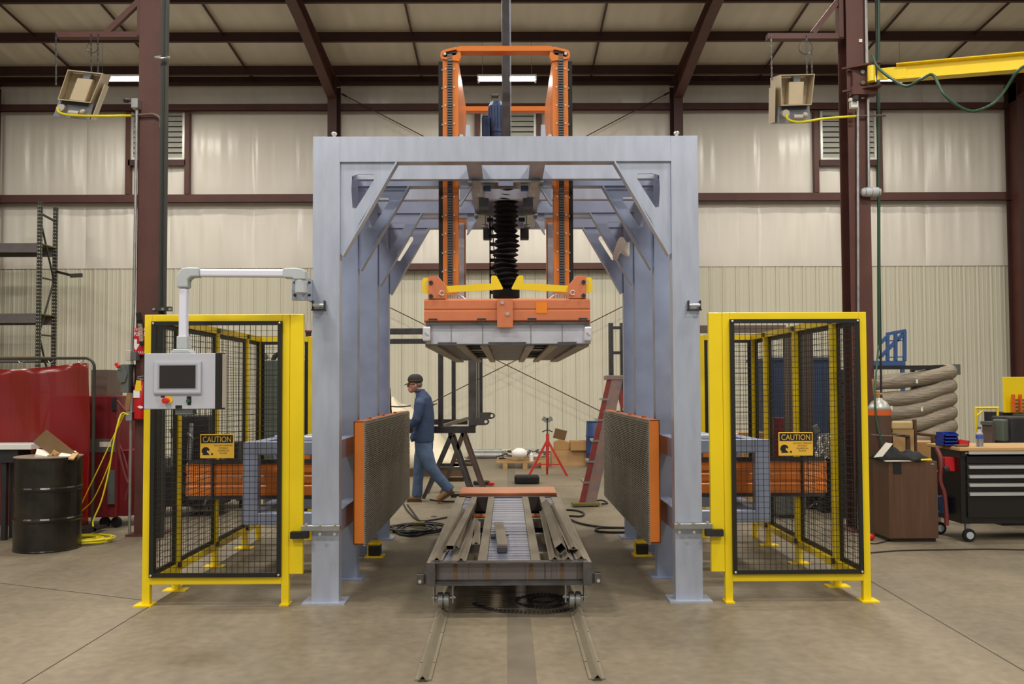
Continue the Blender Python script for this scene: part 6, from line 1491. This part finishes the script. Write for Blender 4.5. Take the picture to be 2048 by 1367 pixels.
# ------------------------------------------------------------------ worker
D = 11.8
def skin(name, mname, edges, rad, parent, subs=2, root=0, verts=None):
    me = bpy.data.meshes.new(name); off = ROOT[parent.name]
    me.from_pydata([Vector(v)-off for v in verts], edges, []); me.materials.append(MATS[mname])
    o = bpy.data.objects.new(name, me); COL.objects.link(o)
    o.modifiers.new('skin', 'SKIN')
    sv = me.skin_vertices[0].data if me.skin_vertices else None
    if sv is None:
        bm = bmesh.new(); bm.from_mesh(me); bm.verts.layers.skin.verify(); bm.to_mesh(me); bm.free(); sv = me.skin_vertices[0].data
    for i, r in enumerate(rad):
        sv[i].radius = r if isinstance(r, tuple) else (r, r); sv[i].use_root = (i == root)
    md = o.modifiers.new('sub', 'SUBSURF'); md.levels = md.render_levels = subs
    dg = bpy.context.evaluated_depsgraph_get(); nm = bpy.data.meshes.new_from_object(o.evaluated_get(dg))
    bpy.data.objects.remove(o)
    for p in nm.polygons: p.use_smooth = True
    nm.materials.clear(); nm.materials.append(MATS[mname])
    q = bpy.data.objects.new(name, nm); COL.objects.link(q); q.parent = parent; ROOT[q.name] = off
    return q
def P(px, py, dy=0.0): v = at(px, py, D); return Vector((v.x, D+dy, v.z))
wk = thing('person', 'worker in dark cap, blue denim shirt and jeans walking left behind the left pressing plate', 'person', (P(845, 1000).x, D, 0))
# smooth shapes: lofted limbs fused with a voxel remesh
def fuse(mb, name, mname, vox=.012, it=6):
    off = ROOT[wk.name]; me = bpy.data.meshes.new(name); me.from_pydata([v-off for v in mb.v], [], mb.f); 
    bm = bmesh.new(); bm.from_mesh(me); bmesh.ops.recalc_face_normals(bm, faces=bm.faces); bm.to_mesh(me); bm.free()
    o = bpy.data.objects.new(name, me); COL.objects.link(o)
    md = o.modifiers.new('r', 'REMESH'); md.mode = 'VOXEL'; md.voxel_size = vox
    md = o.modifiers.new('s', 'SMOOTH'); md.factor = .5; md.iterations = it
    nm = bpy.data.meshes.new_from_object(o.evaluated_get(bpy.context.evaluated_depsgraph_get())); bpy.data.objects.remove(o)
    for p in nm.polygons: p.use_smooth = True
    nm.materials.clear(); nm.materials.append(MATS[mname])
    q = bpy.data.objects.new(name, nm); COL.objects.link(q); q.parent = wk; ROOT[q.name] = off; return q
def loft(mb, st, n=20):
    # stations: (centre, half depth along x, half width along y)
    vs = []; fs = []
    for k, (c, a_, b_) in enumerate(st):
        d = (st[min(k+1, len(st)-1)][0]-st[max(k-1, 0)][0]).normalized(); v = Vector((0, 1, 0)); u = v.cross(d).normalized()
        for i in range(n): t_ = 2*math.pi*i/n; vs.append(c+u*a_*math.cos(t_)+v*b_*math.sin(t_))
    for k in range(len(st)-1):
        for i in range(n): fs.append((k*n+i, k*n+(i+1) % n, (k+1)*n+(i+1) % n, (k+1)*n+i))
    m_ = (len(st)-1)*n; fs += [tuple(range(n))[::-1], tuple(range(m_, m_+n))]
    mb.add(vs, fs)
m = MB()
loft(m, [(P(849, 893), .09, .13), (P(847, 860), .10, .14), (P(845, 820), .10, .15), (P(843, 800), .07, .12), (P(840, 786), .06, .07), (P(835, 778), .052, .055), (P(831, 768), .055, .055)])
for q in (-1, 1):
    loft(m, [(P(842, 804, q*.16), .035, .035), (P(837, 832, q*.225), .038, .038), (P(822, 850, q*.19), .026, .024)])
loft(m, [(P(846, 890, .085), .075, .07), (P(838, 931, .10), .045, .045), (P(833, 985, .1), .028, .028), (P(832, 997, .1), .028, .028)])
loft(m, [(P(850, 890, -.085), .075, .07), (P(862, 930, -.1), .042, .042), (P(876, 950, -.1), .03, .03), (P(892, 968, -.1), .026, .026), (P(901, 978, -.1), .026, .026)])
body = fuse(m, 'body', 'skin')
# head detail: face, jaw, nose, ear
hc = P(829.5, 768)
m = MB(); m.ell(hc+Vector((.003, 0, .0)), (.093, .074, .108), 20, 14); m.ell(hc+Vector((-.045, 0, -.07)), (.045, .048, .048), 14, 10); m.ell(hc+Vector((-.09, 0, -.022)), (.017, .011, .022), 10, 8); m.ell(hc+Vector((.018, -.075, -.02)), (.016, .01, .028), 10, 8)
m.ell(hc+Vector((.018, .075, -.02)), (.016, .01, .028), 10, 8); m.ell(hc+Vector((-.088, 0, -.062)), (.014, .024, .006), 10, 6); m.build('head', 'skin', wk, smooth=True)
m = MB()
for q in (-1, 1): m.ell(hc+Vector((-.083, q*.03, .0)), (.008, .012, .007), 8, 6)
m.build('eyes', 'print_white', wk)
m = MB(); m.ell(hc+Vector((.035, 0, -.0)), (.07, .077, .06), 16, 10); m.build('hair', 'hair', wk, smooth=True)
# cap
pr = []
m = MB(); cc = hc+Vector((.008, 0, .03))
def capf(u, v):
    a = u*2*math.pi; ph = v*math.pi/2; return cc+Vector((.107*math.cos(a)*math.cos(ph)**.7, .088*math.sin(a)*math.cos(ph)**.7, .02+.09*math.sin(ph)))
m.grid(capf, 24, 8); m.lathe([(.08, .0), (.1, 0), (.1, .022), (.08, .022)], cc+Vector((0, 0, 0)), 24)
cp = m.build('cap', 'cap_black', wk, smooth=True)
MB().prism([(-.07, -.075), (-.12, -.06), (-.155, 0), (-.12, .06), (-.07, .075)], cc+Vector((0, 0, .012)), (1,0,.38), (0,1,0), (0,0,.009)).build('cap_brim', 'cap_black', cp, bevel=.003)
m = MB(); m.tube([hc+Vector((.01, -.078, .0)), hc+Vector((-.075, -.07, -.003))], .003, 5); m.tube(arc(hc+Vector((-.088, -.035, -.005)), .02, 0, 6.28, 10, (.2,-1,0), (0,0,1)), .002, 5); m.tube(arc(hc+Vector((-.088, .035, -.005)), .02, 0, 6.28, 10, (.2,1,0), (0,0,1)), .002, 5); m.build('glasses', 'machine_dark', wk)
# shirt
m = MB()
loft(m, [(P(848, 884), .128, .175), (P(848, 876), .138, .182), (P(847, 856), .145, .185), (P(848, 832), .142, .185), (P(847, 810), .132, .19), (P(846, 797), .115, .195), (P(843, 789), .085, .15), (P(840, 783), .066, .08)])
for q in (-1, 1):
    loft(m, [(P(845, 797, q*.15), .062, .06), (P(843, 803, q*.195), .068, .06), (P(840, 820, q*.22), .062, .055), (P(836, 837, q*.235), .058, .054), (P(829, 846, q*.215), .052, .05), (P(821, 851, q*.19), .042, .04)])
m.ell(P(826, 873, -.1), (.03, .05, .07), 12, 8)
fuse(m, 'denim_shirt', 'denim_shirt', .012, 4)
m = MB(); nk = P(839, 781); m.lathe([(.066, -.02), (.078, -.02), (.07, .025), (.06, .025)], nk, 18); m.build('collar', 'denim_shirt', wk, smooth=True)
m = MB()
loft(m, [(P(848, 872), .12, .165), (P(848, 886), .128, .17), (P(848, 900), .122, .165), (P(848, 910), .09, .12)])
loft(m, [(P(846, 893, .08), .105, .085), (P(841, 915, .09), .10, .085), (P(837, 938, .1), .078, .075), (P(834.5, 962, .1), .07, .068), (P(833, 985, .1), .072, .07), (P(832.5, 994, .1), .077, .074)])
loft(m, [(P(849, 893, -.08), .108, .085), (P(855, 913, -.09), .102, .085), (P(863, 932, -.1), .083, .078), (P(876, 950, -.1), .074, .07), (P(891, 967, -.1), .07, .068), (P(902, 979, -.1), .076, .072)])
fuse(m, 'jeans', 'jeans', .012, 4)
# boots
def boot(heel, toe, y_):
    h = Vector(heel); t_ = Vector(toe); d = (t_-h); L_ = d.length; d.normalize(); u = Vector((-d.z, 0, d.x)); u = u if u.z > 0 else -u
    m = MB()
    def f(u_, v_):
        a = u_*2*math.pi; x = v_*L_; w_ = .045*(.8+.35*math.sin(math.pi*min(1, v_*.9+.1))); hh = .06*(1-.45*v_)
        return h+d*x+Vector((0, w_*math.cos(a), 0))+u*(hh+hh*math.sin(a))
    m.grid(f, 16, 10); n = 17
    m.add([f(i/16, 0) for i in range(16)], [tuple(range(16))]); m.add([f(i/16, 1) for i in range(16)], [tuple(range(16))])
    m.cyl(h+d*.055+u*.05, h+d*.035+u*.12, .05, .045, 14)
    b = m.build('boot', 'boot', wk, smooth=True)
    MB().bar(h-d*.01-u*.004, t_+d*.005-u*.004, .09, .018, u).build('sole', 'chair_wood', b, bevel=.005)
a = P(841, 1002, .1); b = P(813, 1002, .1); a.z = b.z = .014; boot(a, b, .1)
a = P(909, 982, -.1); b = P(878, 1000, -.1); b.z = .02; boot(a, b, -.1)
# hands
for q, w_ in ((-1, P(820, 853, -.18)), (1, P(817, 853, .19))):
    pv = [w_+Vector((.01, 0, .01)), w_+Vector((-.03, 0, -.03))]; pe = [(0, 1)]; prr = [(.026, .018), (.036, .018)]
    for k, L_ in enumerate((.062, .07, .066, .05)):
        o_ = (k-1.5)*.018; base = pv[1]+Vector((-.018, o_, -.018)); i0 = len(pv)
        pv += [base, base+Vector((-.022, 0, -L_*.45)), base+Vector((-.012, 0, -L_*.85))]; pe += [(1, i0), (i0, i0+1), (i0+1, i0+2)]; prr += [.0095, .009, .0075]
    i0 = len(pv); th = pv[0]+Vector((-.02, -.03*q*-1, -.005)); pv += [th, th+Vector((-.028, -.012, -.02)), th+Vector((-.045, -.008, -.04))]; pe += [(0, i0), (i0, i0+1), (i0+1, i0+2)]; prr += [.012, .0105, .009]
    skin('hand', 'skin', pe, prr, wk, 1, 0, pv)
